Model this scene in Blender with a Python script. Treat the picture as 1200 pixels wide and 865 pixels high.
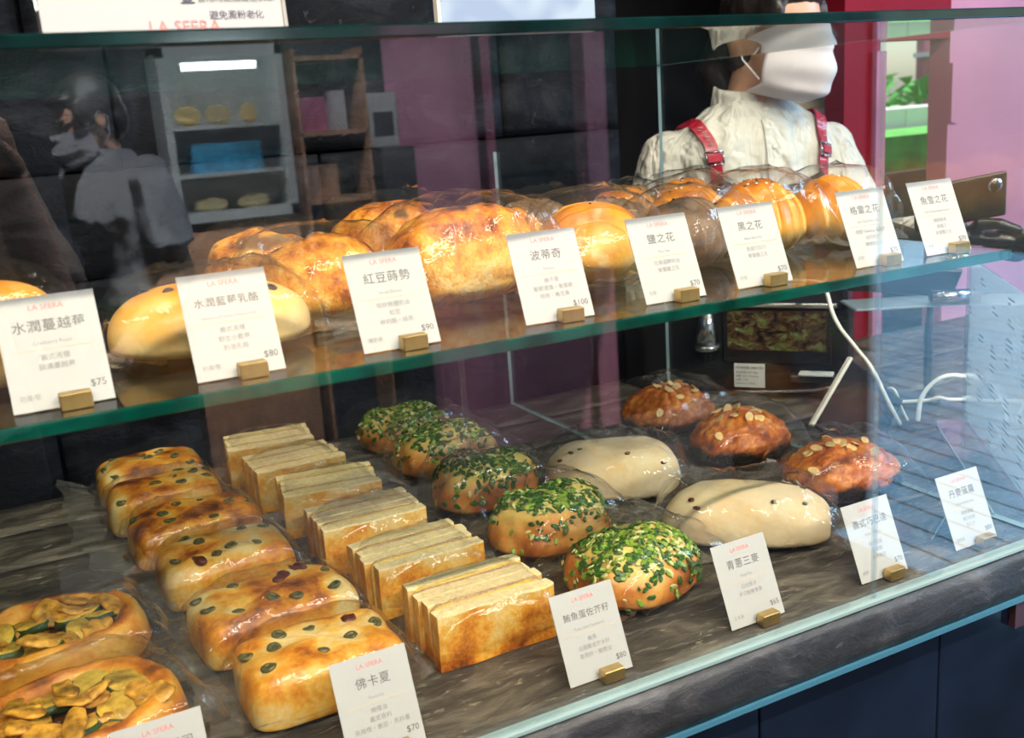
import bpy, bmesh, math, random
from math import sin, cos, pi, radians, sqrt, exp, atan2
from mathutils import Vector, Matrix, noise
from mathutils.bvhtree import BVHTree

S = bpy.context.scene
COL = S.collection
for _o in list(bpy.data.objects):
    bpy.data.objects.remove(_o)

# ------------------------------------------------------------------ camera
# world: slate counter top is z = 0, the front glass runs along X at y = 0.686
cam_d = bpy.data.cameras.new('camera')
cam = bpy.data.objects.new('camera', cam_d)
COL.objects.link(cam)
cam_d.sensor_width = 36.0
cam_d.lens = 1212 * 36 / 1200
cam_d.clip_start = 0.02
cam_d.clip_end = 200
_right = Vector((0.88306188, -0.46433534, -0.06778204))
_down = Vector((-0.1709152, -0.18373687, -0.96800246))
_fwd = Vector((0.43702368, 0.86639105, -0.241613))
cam.matrix_world = Matrix(((_right.x, -_down.x, -_fwd.x, 0), (_right.y, -_down.y, -_fwd.y, 0), (_right.z, -_down.z, -_fwd.z, 0.5), (0, 0, 0, 1)))
cam_d.dof.use_dof = True
cam_d.dof.focus_distance = 1.12
cam_d.dof.aperture_fstop = 9.0
S.camera = cam

# ------------------------------------------------------------------ world, lamps, exposure
FLOOR = -0.9
S.view_settings.view_transform = 'Standard'
S.view_settings.look = 'None'
S.view_settings.gamma = 1.0
S.view_settings.use_curve_mapping = False
S.view_settings.exposure = -0.60
S.cycles.transparent_max_bounces = 48
S.cycles.max_bounces = 14
S.cycles.glossy_bounces = 6
S.cycles.sample_clamp_indirect = 4.0
S.cycles.sample_clamp_direct = 30.0
S.cycles.caustics_reflective = False
S.cycles.caustics_refractive = False

W = bpy.data.worlds.new('daylight')
S.world = W
W.use_nodes = True
_n = W.node_tree.nodes
_n.clear()
_sky = _n.new('ShaderNodeTexSky')
_sky.sky_type = 'NISHITA'
_sky.sun_disc = False
_sky.sun_elevation = radians(38)
_sky.sun_rotation = radians(200)
_bg = _n.new('ShaderNodeBackground')
_bg.inputs['Strength'].default_value = 0.24
_wo = _n.new('ShaderNodeOutputWorld')
W.node_tree.links.new(_sky.outputs[0], _bg.inputs[0])
W.node_tree.links.new(_bg.outputs[0], _wo.inputs[0])


def area_lamp(name, loc, target, size, watts, color, size_y=None, spread=None):
    d = bpy.data.lights.new(name, 'AREA')
    d.energy = watts
    d.color = color
    d.size = size
    if size_y:
        d.shape = 'RECTANGLE'
        d.size_y = size_y
    if spread:
        d.spread = radians(spread)
    o = bpy.data.objects.new(name, d)
    COL.objects.link(o)
    o.location = loc
    o.rotation_euler = (Vector(target) - Vector(loc)).to_track_quat('-Z', 'Y').to_euler()
    return o


WARM = (1.0, 0.88, 0.70)
# small ceiling spots of the arcade in front of the counter, a row of them
for _x in (-0.8, -0.4, 0.0, 0.4, 0.8, 1.2, 1.6, 2.0):
    area_lamp('arcade_spot', (_x, -0.25, 1.95), (_x * 0.8 + 0.1, 1.05, 0.1), 0.035, 6.4, WARM, spread=100)
# long fill lamp added out of view, brightens the lower deck under the shelf
area_lamp('fill_tube', (0.6, -0.80, 1.18), (0.6, 1.1, 0.05), 2.4, 33.0, (1.0, 0.92, 0.80), 0.16, spread=120)
# spots inside the shop above the counter
for _x in (-0.2, 0.4, 1.0):
    area_lamp('shop_spot', (_x, 1.22, 1.6), (_x * 0.95 + 0.03, 1.0, 0.0), 0.035, 3.4, (1.0, 0.90, 0.74), spread=120)
# daylight from the open end of the arcade on the right
area_lamp('arcade_daylight', (3.6, 0.1, 1.2), (1.1, 1.05, 0.0), 0.9, 85.0, (0.46, 0.72, 1.0), 1.2)
_sun = bpy.data.lights.new('sun', 'SUN')
_sun.energy = 17.0
_sun.angle = 0.01
_sun.color = (1.0, 0.96, 0.88)
_so = bpy.data.objects.new('sun', _sun)
COL.objects.link(_so)
_so.rotation_euler = Vector((-0.25, -0.35, -1.0)).to_track_quat('-Z', 'Y').to_euler()


# ------------------------------------------------------------------ helpers
def link(o, parent=None):
    COL.objects.link(o)
    if parent is not None:
        o.parent = parent
    return o


def mk(name, V, F, mats, parent=None, smooth=True, mi=None, col=None, loc=None, rot=None):
    me = bpy.data.meshes.new(name)
    me.from_pydata([tuple(v) for v in V], [], [tuple(f) for f in F])
    if not isinstance(mats, (list, tuple)):
        mats = [mats]
    for m in mats:
        me.materials.append(m)
    if mi is not None:
        me.polygons.foreach_set('material_index', mi)
    if smooth:
        me.polygons.foreach_set('use_smooth', [True] * len(me.polygons))
    if col is not None:
        at = me.color_attributes.new('bake', 'FLOAT_COLOR', 'POINT')
        flat = []
        for c in col:
            flat.extend((c[0], c[1], c[2] if len(c) > 2 else 0.0, 1.0))
        at.data.foreach_set('color', flat)
    me.update()
    o = bpy.data.objects.new(name, me)
    if loc is not None:
        o.location = loc
    if rot is not None:
        o.rotation_euler = rot
    return link(o, parent)


def tag(o, label=None, cat=None, group=None, kind=None):
    if label:
        o['label'] = label
    if cat:
        o['category'] = cat
    if group:
        o['group'] = group
    if kind:
        o['kind'] = kind
    return o


def thing(name, label, cat, loc=(0, 0, 0), rz=0.0, group=None):
    o = bpy.data.objects.new(name, None)
    o.empty_display_size = 0.02
    COL.objects.link(o)
    o.location = loc
    o.rotation_euler = (0, 0, rz)
    return tag(o, label, cat, group)


class MB:
    """collects plain shapes into one mesh"""

    def __init__(self):
        self.V, self.F, self.M = [], [], []

    def add(self, V, F, m=0):
        b = len(self.V)
        self.V += [Vector(v) for v in V]
        self.F += [tuple(i + b for i in f) for f in F]
        self.M += [m] * len(F)
        return self

    def box(self, x0, x1, y0, y1, z0, z1, m=0, mt=None):
        V = [(x0, y0, z0), (x1, y0, z0), (x1, y1, z0), (x0, y1, z0), (x0, y0, z1), (x1, y0, z1), (x1, y1, z1), (x0, y1, z1)]
        F = [(0, 3, 2, 1), (4, 5, 6, 7), (0, 1, 5, 4), (1, 2, 6, 5), (2, 3, 7, 6), (3, 0, 4, 7)]
        b = len(self.V)
        self.V += [Vector(v) for v in V]
        self.F += [tuple(i + b for i in f) for f in F]
        self.M += (mt if mt else [m] * 6)      # bottom, top, front, right, back, left
        return self

    def tube(self, pts, rad, n=10, m=0, cap=True, closed=False):
        pts = [Vector(p) for p in pts]
        if not isinstance(rad, list):
            rad = [rad] * len(pts)
        b = len(self.V)
        k = len(pts)
        t0 = (pts[1] - pts[0]).normalized()
        ref = Vector((0, 0, 1)) if abs(t0.z) < 0.9 else Vector((1, 0, 0))
        u = t0.cross(ref).normalized()
        for i in range(k):
            a, c = pts[max(i - 1, 0)], pts[min(i + 1, k - 1)]
            if closed:
                a, c = pts[(i - 1) % k], pts[(i + 1) % k]
            t = (c - a).normalized()
            u = (u - t * u.dot(t)).normalized()
            w = t.cross(u)
            r = rad[i]
            rx, ry = r if isinstance(r, tuple) else (r, r)
            for j in range(n):
                an = 2 * pi * j / n
                self.V.append(pts[i] + u * (rx * cos(an)) + w * (ry * sin(an)))
        for i in range(k if closed else k - 1):
            for j in range(n):
                i2 = (i + 1) % k
                self.F.append((b + i * n + j, b + i * n + (j + 1) % n, b + i2 * n + (j + 1) % n, b + i2 * n + j))
                self.M.append(m)
        if cap and not closed:
            self.F.append(tuple(b + j for j in range(n))[::-1])
            self.F.append(tuple(b + (k - 1) * n + j for j in range(n)))
            self.M += [m, m]
        return self

    def ell(self, c, r, nu=14, nv=9, m=0, rot=None):
        b = len(self.V)
        c = Vector(c)
        for i in range(nv + 1):
            ph = -pi / 2 + pi * i / nv
            for j in range(nu):
                th = 2 * pi * j / nu
                v = Vector((r[0] * cos(ph) * cos(th), r[1] * cos(ph) * sin(th), r[2] * sin(ph)))
                if rot is not None:
                    v = rot @ v
                self.V.append(c + v)
        for i in range(nv):
            for j in range(nu):
                self.F.append((b + i * nu + j, b + i * nu + (j + 1) % nu, b + (i + 1) * nu + (j + 1) % nu, b + (i + 1) * nu + j))
                self.M.append(m)
        return self

    def prism(self, pts, z0, z1, m=0):
        n = len(pts)
        V = [(p[0], p[1], z0) for p in pts] + [(p[0], p[1], z1) for p in pts]
        F = [tuple(range(n))[::-1], tuple(range(n, 2 * n))] + [(i, (i + 1) % n, n + (i + 1) % n, n + i) for i in range(n)]
        return self.add(V, F, m)

    def xf(self, mat):
        self.V = [mat @ v for v in self.V]
        return self

    def build(self, name, mats, parent=None, smooth=False, loc=None, rot=None, bevel=0.0, seg=2):
        o = mk(name, self.V, self.F, mats, parent, smooth, self.M, loc=loc, rot=rot)
        if bevel:
            bm = bmesh.new()
            bm.from_mesh(o.data)
            bmesh.ops.bevel(bm, geom=bm.edges[:], offset=bevel, segments=seg, affect='EDGES', profile=0.5, material=-1)
            bm.to_mesh(o.data)
            bm.free()
        return o


def remeshed(mb, name, mats, parent, voxel=0.006, smooth_it=4, disp=None):
    """joins overlapping lofts of a body or garment into one continuous surface"""
    o = mk(name, mb.V, mb.F, mats, parent, True)
    r = o.modifiers.new('r', 'REMESH')
    r.mode = 'VOXEL'
    r.voxel_size = voxel
    s = o.modifiers.new('s', 'SMOOTH')
    s.iterations = smooth_it
    s.factor = 0.5
    dg = bpy.context.evaluated_depsgraph_get()
    me = bpy.data.meshes.new_from_object(o.evaluated_get(dg))
    o.modifiers.clear()
    old = o.data
    o.data = me
    bpy.data.meshes.remove(old)
    me.materials.clear()
    for m in (mats if isinstance(mats, (list, tuple)) else [mats]):
        me.materials.append(m)
    if disp:
        nv = [v.normal.copy() for v in me.vertices]
        for v, nn in zip(me.vertices, nv):
            v.co += nn * disp(v.co, nn)
    me.polygons.foreach_set('use_smooth', [True] * len(me.polygons))
    me.update()
    return o


def nz(p, s, seed=0.0):
    return noise.noise(Vector((p[0] * s + seed * 7.31, p[1] * s + seed * 3.7, p[2] * s - seed * 5.1)))


def fbm(p, s, seed=0.0, oct=4):
    return noise.fractal(Vector((p[0] * s + seed * 7.31, p[1] * s + seed * 3.7, p[2] * s - seed * 5.1)), 1.0, 2.0, oct)


def sp(v, e):
    return math.copysign(abs(v) ** e, v)


def blob_grid(a, b, c, e1=1.0, e2=1.0, flat=0.3, nu=56, nv=26):
    """superellipsoid with a flattened underside standing on z = 0; returns rows of points and the faces"""
    V, F, P = [], [], []
    for i in range(nv + 1):
        ph = -pi / 2 + pi * i / nv
        for j in range(nu):
            th = 2 * pi * j / nu
            x = a * sp(cos(ph), e1) * sp(cos(th), e2)
            y = b * sp(cos(ph), e1) * sp(sin(th), e2)
            z = c * sp(sin(ph), e1)
            if z < 0:
                z *= flat
            V.append(Vector((x, y, z + c * flat)))
            P.append((th, ph))
    for i in range(nv):
        for j in range(nu):
            F.append((i * nu + j, i * nu + (j + 1) % nu, (i + 1) * nu + (j + 1) % nu, (i + 1) * nu + j))
    return V, F, P


def top_z(V, x, y):
    """height of a bread's upper surface near (x, y)"""
    best, bz = 1e9, 0
    zm = max(v.z for v in V) * 0.35
    for v in V:
        if v.z > zm:
            d = (v.x - x) ** 2 + (v.y - y) ** 2
            if d < best:
                best, bz = d, v.z
    return bz


# ------------------------------------------------------------------ materials
def new_mat(name):
    m = bpy.data.materials.new(name)
    m.use_nodes = True
    nt = m.node_tree
    nt.nodes.clear()
    out = nt.nodes.new('ShaderNodeOutputMaterial')
    return m, nt, out


def N(nt, kind, **kw):
    n = nt.nodes.new(kind)
    for k, v in kw.items():
        if k in n.inputs.keys():
            n.inputs[k].default_value = v
        else:
            setattr(n, k, v)
    return n


def ramp(nt, fac, stops):
    r = nt.nodes.new('ShaderNodeValToRGB')
    e = r.color_ramp.elements
    while len(e) > 1:
        e.remove(e[-1])
    e[0].position = stops[0][0]
    e[0].color = (*stops[0][1], 1)
    for p, c in stops[1:]:
        x = e.new(p)
        x.color = (*c, 1)
    nt.links.new(fac, r.inputs[0])
    return r.outputs[0]


def mth(nt, op, a, b=None, clamp=False):
    n = nt.nodes.new('ShaderNodeMath')
    n.operation = op
    n.use_clamp = clamp
    for i, v in enumerate((a, b)):
        if v is None:
            continue
        if isinstance(v, (int, float)):
            n.inputs[i].default_value = v
        else:
            nt.links.new(v, n.inputs[i])
    return n.outputs[0]


def coords(nt, scale=(1, 1, 1)):
    t = nt.nodes.new('ShaderNodeTexCoord')
    mp = nt.nodes.new('ShaderNodeMapping')
    mp.inputs['Scale'].default_value = scale
    nt.links.new(t.outputs['Object'], mp.inputs[0])
    return mp.outputs[0]


def nzt(nt, vec, scale, detail=4.0, rough=0.55, dist=0.0):
    n = nt.nodes.new('ShaderNodeTexNoise')
    n.inputs['Scale'].default_value = scale
    n.inputs['Detail'].default_value = detail
    n.inputs['Roughness'].default_value = rough
    n.inputs['Distortion'].default_value = dist
    nt.links.new(vec, n.inputs['Vector'])
    return n.outputs['Fac']


def bump(nt, h, strength, dist=0.002):
    b = nt.nodes.new('ShaderNodeBump')
    b.inputs['Strength'].default_value = strength
    b.inputs['Distance'].default_value = dist
    nt.links.new(h, b.inputs['Height'])
    return b.outputs[0]


def plain(name, color, rough=0.5, metal=0.0, spec=0.5, nscale=0, namt=0.0, bscale=0, bamt=0.0, coat=0.0, sss=0.0, sheen=0.0):
    m, nt, out = new_mat(name)
    p = nt.nodes.new('ShaderNodeBsdfPrincipled')
    p.inputs['Roughness'].default_value = rough
    p.inputs['Metallic'].default_value = metal
    p.inputs['Specular IOR Level'].default_value = spec
    p.inputs['Coat Weight'].default_value = coat
    p.inputs['Sheen Weight'].default_value = sheen
    if sss:
        p.inputs['Subsurface Weight'].default_value = sss
        p.inputs['Subsurface Radius'].default_value = (0.01, 0.005, 0.003)
        p.inputs['Subsurface Scale'].default_value = 0.5
    vec = coords(nt)
    if nscale:
        f = nzt(nt, vec, nscale)
        d = tuple(max(0, c * (1 - namt)) for c in color)
        l = tuple(min(1, c * (1 + namt)) for c in color)
        nt.links.new(ramp(nt, f, [(0.3, d), (0.7, l)]), p.inputs['Base Color'])
    else:
        p.inputs['Base Color'].default_value = (*color, 1)
    if bscale:
        nt.links.new(bump(nt, nzt(nt, vec, bscale), bamt), p.inputs['Normal'])
    nt.links.new(p.outputs[0], out.inputs[0])
    return m


def cloth_mat(name, color):
    m, nt, out = new_mat(name)
    p = nt.nodes.new('ShaderNodeBsdfPrincipled')
    p.inputs['Base Color'].default_value = (*color, 1)
    p.inputs['Roughness'].default_value = 0.8
    p.inputs['Sheen Weight'].default_value = 0.1
    v = coords(nt, (1.0, 1.0, 0.28))
    h = mth(nt, 'ADD', nzt(nt, v, 19, 3.0, 0.5, 0.8), mth(nt, 'MULTIPLY', nzt(nt, coords(nt), 24, 2.0), 0.5))
    nt.links.new(bump(nt, h, 1.0, 0.034), p.inputs['Normal'])
    nt.links.new(p.outputs[0], out.inputs[0])
    return m


def schlick(nt, f0, normal=None):
    g = nt.nodes.new('ShaderNodeNewGeometry')
    d = nt.nodes.new('ShaderNodeVectorMath')
    d.operation = 'DOT_PRODUCT'
    nt.links.new(g.outputs['Incoming'], d.inputs[0])
    nt.links.new(normal if normal is not None else g.outputs['Normal'], d.inputs[1])
    c = mth(nt, 'ABSOLUTE', d.outputs['Value'])
    k = mth(nt, 'POWER', mth(nt, 'SUBTRACT', 1.0, c, True), 5.0)
    return mth(nt, 'ADD', mth(nt, 'MULTIPLY', k, 1.0 - f0), f0, True)


def sheet_glass(name, f0=0.05, tint=(0.97, 0.99, 0.98), rough=0.0, haze=0.0, haze_col=(1, 1, 1), bscale=0, bamt=0.0, bdist=0.002, gloss=(1, 1, 1)):
    """thin clear sheet: straight-through transmission plus a Fresnel mirror, optional milky haze"""
    m, nt, out = new_mat(name)
    tr = N(nt, 'ShaderNodeBsdfTransparent')
    tr.inputs[0].default_value = (*tint, 1)
    gl = N(nt, 'ShaderNodeBsdfGlossy')
    gl.inputs['Roughness'].default_value = rough
    gl.inputs['Color'].default_value = (*gloss, 1)
    nrm = None
    if bscale:
        vec = coords(nt)
        h = mth(nt, 'ADD', nzt(nt, vec, bscale, 3.0), mth(nt, 'MULTIPLY', nzt(nt, vec, bscale * 3.1, 2.0), 0.35))
        nrm = bump(nt, h, bamt, bdist)
        nt.links.new(nrm, gl.inputs['Normal'])
    mx = N(nt, 'ShaderNodeMixShader')
    nt.links.new(schlick(nt, f0, nrm), mx.inputs[0])
    base = tr.outputs[0]
    if haze:
        df = N(nt, 'ShaderNodeBsdfDiffuse')
        df.inputs[0].default_value = (*haze_col, 1)
        tl = N(nt, 'ShaderNodeBsdfTranslucent')
        tl.inputs[0].default_value = (*haze_col, 1)
        md = N(nt, 'ShaderNodeMixShader')
        md.inputs[0].default_value = 0.72
        nt.links.new(df.outputs[0], md.inputs[1])
        nt.links.new(tl.outputs[0], md.inputs[2])
        mh = N(nt, 'ShaderNodeMixShader')
        mh.inputs[0].default_value = haze
        nt.links.new(tr.outputs[0], mh.inputs[1])
        nt.links.new(md.outputs[0], mh.inputs[2])
        base = mh.outputs[0]
    nt.links.new(base, mx.inputs[1])
    nt.links.new(gl.outputs[0], mx.inputs[2])
    nt.links.new(mx.outputs[0], out.inputs[0])
    return m


def bread_mat(name, stops, nscale=45, namt=0.35, rough=0.42, bscale=220, bamt=0.25, dark=(0.03, 0.025, 0.02), alt=(0.8, 0.72, 0.42), coat=0.0):
    """vertex attribute 'bake': r how brown the crust is, g dark crust, b the second colour of a topping"""
    m, nt, out = new_mat(name)
    at = N(nt, 'ShaderNodeVertexColor', layer_name='bake')
    sx = N(nt, 'ShaderNodeSeparateColor')
    nt.links.new(at.outputs['Color'], sx.inputs[0])
    vec = coords(nt)
    n1 = nzt(nt, vec, nscale, 5.0, 0.6)
    n2 = nzt(nt, vec, nscale * 4.5, 3.0, 0.6)
    f = mth(nt, 'ADD', sx.outputs[0], mth(nt, 'MULTIPLY', mth(nt, 'SUBTRACT', n1, 0.5), namt * 1.6))
    f = mth(nt, 'ADD', f, mth(nt, 'MULTIPLY', mth(nt, 'SUBTRACT', n2, 0.5), namt * 0.7), True)
    c = ramp(nt, f, stops)
    m1 = N(nt, 'ShaderNodeMix', data_type='RGBA')
    nt.links.new(mth(nt, 'ADD', sx.outputs[2], mth(nt, 'MULTIPLY', mth(nt, 'SUBTRACT', n2, 0.5), mth(nt, 'MULTIPLY', sx.outputs[2], 1.2)), True), m1.inputs[0])
    nt.links.new(c, m1.inputs[6])
    m1.inputs[7].default_value = (*alt, 1)
    m2 = N(nt, 'ShaderNodeMix', data_type='RGBA')
    nt.links.new(sx.outputs[1], m2.inputs[0])
    nt.links.new(m1.outputs[2], m2.inputs[6])
    m2.inputs[7].default_value = (*dark, 1)
    p = nt.nodes.new('ShaderNodeBsdfPrincipled')
    nt.links.new(m2.outputs[2], p.inputs['Base Color'])
    p.inputs['Roughness'].default_value = rough
    p.inputs['Specular IOR Level'].default_value = 0.4
    p.inputs['Coat Weight'].default_value = coat
    p.inputs['Coat Roughness'].default_value = 0.25
    h = mth(nt, 'ADD', nzt(nt, vec, bscale, 3.0), mth(nt, 'MULTIPLY', n2, 0.8))
    nt.links.new(bump(nt, h, bamt, 0.0015), p.inputs['Normal'])
    nt.links.new(p.outputs[0], out.inputs[0])
    return m


GOLD = [(0.0, (0.86, 0.64, 0.27)), (0.26, (0.86, 0.47, 0.075)), (0.52, (0.74, 0.275, 0.018)), (0.78, (0.42, 0.11, 0.010)), (1.0, (0.13, 0.032, 0.006))]
ROLL = [(0.0, (0.84, 0.62, 0.27)), (0.35, (0.85, 0.44, 0.07)), (0.65, (0.76, 0.28, 0.022)), (0.9, (0.46, 0.12, 0.01)), (1.0, (0.2, 0.05, 0.01))]
PALE = [(0.0, (0.74, 0.63, 0.43)), (0.45, (0.70, 0.52, 0.29)), (0.75, (0.72, 0.45, 0.18)), (1.0, (0.5, 0.25, 0.07))]
BUN = [(0.0, (0.80, 0.50, 0.17)), (0.35, (0.72, 0.31, 0.06)), (0.65, (0.56, 0.17, 0.025)), (1.0, (0.25, 0.06, 0.012))]
MELON = [(0.0, (0.80, 0.38, 0.09)), (0.35, (0.68, 0.22, 0.03)), (0.65, (0.45, 0.10, 0.012)), (1.0, (0.10, 0.025, 0.008))]
COCOA = [(0.0, (0.42, 0.27, 0.15)), (0.4, (0.27, 0.16, 0.085)), (0.75, (0.15, 0.085, 0.045)), (1.0, (0.03, 0.02, 0.015))]
M = dict(
    focaccia=bread_mat('focaccia crust', GOLD, 42, 0.75, 0.36, coat=0.15),
    rustic=bread_mat('rustic crust', GOLD, 70, 0.75, 0.5, bscale=160, bamt=0.9),
    roll=bread_mat('salt roll crust', ROLL, 30, 0.35, 0.34, coat=0.2),
    cocoa=bread_mat('cocoa crust', COCOA, 40, 0.45, 0.42),
    pale=bread_mat('pale dough', PALE, 30, 0.8, 0.75, bscale=90, bamt=0.5),
    scallion=bread_mat('scallion bun crust', BUN, 40, 0.5, 0.4, alt=(0.86, 0.72, 0.22)),
    melon=bread_mat('melon bun crust', MELON, 70, 0.6, 0.3, bscale=260, bamt=0.8, coat=0.3, dark=(0.006, 0.005, 0.004)),
    pizza=bread_mat('vegetable bread crust', GOLD, 35, 0.55, 0.38, coat=0.2),
    slice_crust=bread_mat('toasted slice crust', GOLD, 60, 0.75, 0.5, bamt=0.5),
    crumb=plain('bread crumb', (0.86, 0.68, 0.36), 0.8, nscale=260, namt=0.18, bscale=420, bamt=0.6),
    tuna=plain('tuna filling', (0.55, 0.36, 0.20), 0.6, nscale=300, namt=0.4, bscale=300, bamt=0.6),
    egg=plain('egg filling', (0.88, 0.58, 0.12), 0.5, nscale=200, namt=0.2, bscale=240, bamt=0.5),
    olive=plain('olive', (0.105, 0.098, 0.032), 0.3, nscale=120, namt=0.35),
    blueberry=plain('blueberry', (0.02, 0.018, 0.03), 0.35),
    tomato=plain('dried tomato', (0.10, 0.016, 0.008), 0.35, nscale=150, namt=0.5, bscale=200, bamt=0.6),
    green_dark=plain('scallion dark green', (0.035, 0.11, 0.012), 0.35, nscale=90, namt=0.5),
    green_light=plain('scallion light green', (0.22, 0.36, 0.035), 0.35, nscale=90, namt=0.3),
    green_pale=plain('scallion white', (0.70, 0.66, 0.28), 0.4),
    zucchini_skin=plain('zucchini skin', (0.025, 0.06, 0.012), 0.4, nscale=160, namt=0.6),
    zucchini=plain('zucchini flesh', (0.80, 0.42, 0.06), 0.4, nscale=70, namt=0.6, bscale=120, bamt=0.5),
    cheese=plain('melted cheese', (0.70, 0.29, 0.035), 0.35, nscale=85, namt=0.75, bscale=90, bamt=0.5),
    almond=plain('almond', (0.82, 0.56, 0.24), 0.5, nscale=120, namt=0.15),
    poppy=plain('poppy seed', (0.02, 0.017, 0.015), 0.5),
    bag=sheet_glass('cellophane', 0.058, (0.99, 0.99, 0.985), 0.065, 0.007, (1, 1, 0.97), 60, 0.45, 0.004),
    seal=sheet_glass('cellophane seal', 0.12, (0.95, 0.95, 0.94), 0.09, 0.14, (1, 1, 0.96), 110, 0.6, 0.003),
    front_dark=plain('black shop front', (0.006, 0.006, 0.008), 0.8, spec=0.1),
    board_paper=plain('board paper', (0.40, 0.40, 0.425), 0.6, spec=0.3),
    paper=plain('card paper', (0.52, 0.52, 0.515), 0.6, spec=0.3),
    ink=plain('grey ink', (0.13, 0.125, 0.13), 0.7),
    ink_soft=plain('soft grey ink', (0.30, 0.29, 0.29), 0.7),
    red_ink=plain('red ink', (0.80, 0.20, 0.20), 0.7),
    gold_ink=plain('gold ink', (0.66, 0.52, 0.30), 0.5),
    navy_ink=plain('navy ink', (0.06, 0.07, 0.10), 0.7),
    brass=plain('brushed brass', (0.62, 0.43, 0.17), 0.36, 0.9, nscale=60, namt=0.15),
    pane=sheet_glass('clear pane', 0.062, (0.985, 0.995, 0.99)),
    pane_side=sheet_glass('clear side pane', 0.05, (0.97, 0.99, 0.99)),
    shelf=sheet_glass('shelf glass', 0.11, (0.93, 0.975, 0.955)),
    edge=plain('glass edge', (0.001, 0.060, 0.044), 0.12, spec=1.0, coat=0.6, nscale=30, namt=0.6),
    edge_dark=plain('dark glass edge', (0.001, 0.018, 0.018), 0.10, spec=1.0, coat=0.8, nscale=30, namt=0.6),
    edge_light=plain('pale glass edge', (0.27, 0.39, 0.40), 0.2, spec=0.8, coat=0.4),
    acrylic=sheet_glass('acrylic', 0.05, (0.93, 0.96, 0.98), 0.02, 0.04),
    film=sheet_glass('milky menu sheet', 0.05, (0.72, 0.82, 0.90), 0.1, 0.93, (0.92, 0.94, 0.96)),
    steel=plain('polished steel', (0.75, 0.76, 0.78), 0.18, 1.0),
    black=plain('black plastic', (0.012, 0.012, 0.014), 0.28),
    black_matt=plain('matt black', (0.010, 0.011, 0.014), 0.6, spec=0.2, bscale=200, bamt=0.2),
    dark_screen=plain('dark screen', (0.008, 0.009, 0.012), 0.22, spec=0.4),
    pavement=plain('sky tinted paver', (0.16, 0.40, 0.68), 0.7, nscale=3, namt=0.15),  # blue of the sky light is put into the paver colour
    pillar=plain('dark plum pillar', (0.05, 0.02, 0.03), 0.5),
    pillar_trim=plain('pale corner trim', (0.55, 0.68, 0.80), 0.4),
    white_plastic=plain('white plastic', (0.82, 0.80, 0.74), 0.35),
    label_white=plain('label paper', (0.72, 0.76, 0.76), 0.5),
    navy=plain('navy tile', (0.006, 0.012, 0.028), 0.12, spec=0.6, nscale=8, namt=0.4),
    joint=plain('pale joint', (0.05, 0.17, 0.26), 0.3),
    crimson=plain('crimson paint', (0.26, 0.008, 0.022), 0.7, spec=0.15, nscale=4, namt=0.1),
    pink=plain('pink plaster', (0.62, 0.26, 0.36), 0.8, spec=0.1, nscale=3, namt=0.12),
    rose=plain('rose tile', (0.42, 0.10, 0.17), 0.5, nscale=5, namt=0.3),
    white=plain('white paint', (0.8, 0.8, 0.8), 0.5),
    cream_box=plain('beige carton', (0.50, 0.44, 0.34), 0.7),
    grass=plain('grass', (0.05, 0.30, 0.03), 0.8, nscale=6, namt=0.4),
    leaf=plain('hedge leaf', (0.05, 0.36, 0.05), 0.6, nscale=5, namt=0.5),
    asphalt=plain('paving', (0.030, 0.030, 0.033), 0.8, nscale=20, namt=0.3),
    ceiling=plain('dark ceiling', (0.02, 0.02, 0.024), 0.8),
    skin=plain('skin', (0.62, 0.36, 0.25), 0.45, sss=0.15, nscale=40, namt=0.06),
    hair=plain('dark hair', (0.012, 0.010, 0.010), 0.35, nscale=90, namt=0.5),
    shirt=cloth_mat('white cotton', (0.72, 0.71, 0.65)),
    grey_shirt=plain('grey cotton', (0.42, 0.43, 0.46), 0.8),
    taupe=plain('taupe cotton', (0.34, 0.27, 0.25), 0.8),
    trouser=plain('dark trousers', (0.02, 0.02, 0.024), 0.8),
    mask=plain('white mask', (0.74, 0.70, 0.76), 0.7, nscale=300, namt=0.04),
    strap=plain('red leather', (0.42, 0.012, 0.035), 0.28, nscale=60, namt=0.25, coat=0.3),
    apron=plain('brown apron', (0.035, 0.028, 0.026), 0.6),
    glove=plain('black glove', (0.012, 0.016, 0.022), 0.3),
    eye=plain('eye', (0.05, 0.03, 0.02), 0.1),
    wood=plain('brown wood', (0.15, 0.07, 0.035), 0.5, nscale=14, namt=0.4),
    faint_ink=plain('faint grey print', (0.40, 0.46, 0.52), 0.7),
    tray=plain('grey blue tray', (0.20, 0.27, 0.33), 0.3),
    blue_box=plain('blue carton', (0.06, 0.35, 0.55), 0.5, nscale=30, namt=0.5),
)


def edge_mat(name, color, tint, share):
    """polished glass edge: glossy and coloured, but part of the light passes"""
    m = plain(name, color, 0.12, spec=1.0, coat=0.6, nscale=30, namt=0.6)
    nt = m.node_tree
    pb = next(n for n in nt.nodes if n.type == 'BSDF_PRINCIPLED')
    out = next(n for n in nt.nodes if n.type == 'OUTPUT_MATERIAL')
    tr = N(nt, 'ShaderNodeBsdfTransparent')
    tr.inputs[0].default_value = (*tint, 1)
    mx = N(nt, 'ShaderNodeMixShader')
    mx.inputs[0].default_value = share
    nt.links.new(pb.outputs[0], mx.inputs[1])
    nt.links.new(tr.outputs[0], mx.inputs[2])
    nt.links.new(mx.outputs[0], out.inputs[0])
    return m


M['edge'] = edge_mat('glass edge', (0.001, 0.085, 0.062), (0.25, 0.75, 0.6), 0.42)
M['edge_dark'] = edge_mat('dark glass edge', (0.001, 0.018, 0.018), (0.1, 0.45, 0.4), 0.3)


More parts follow.
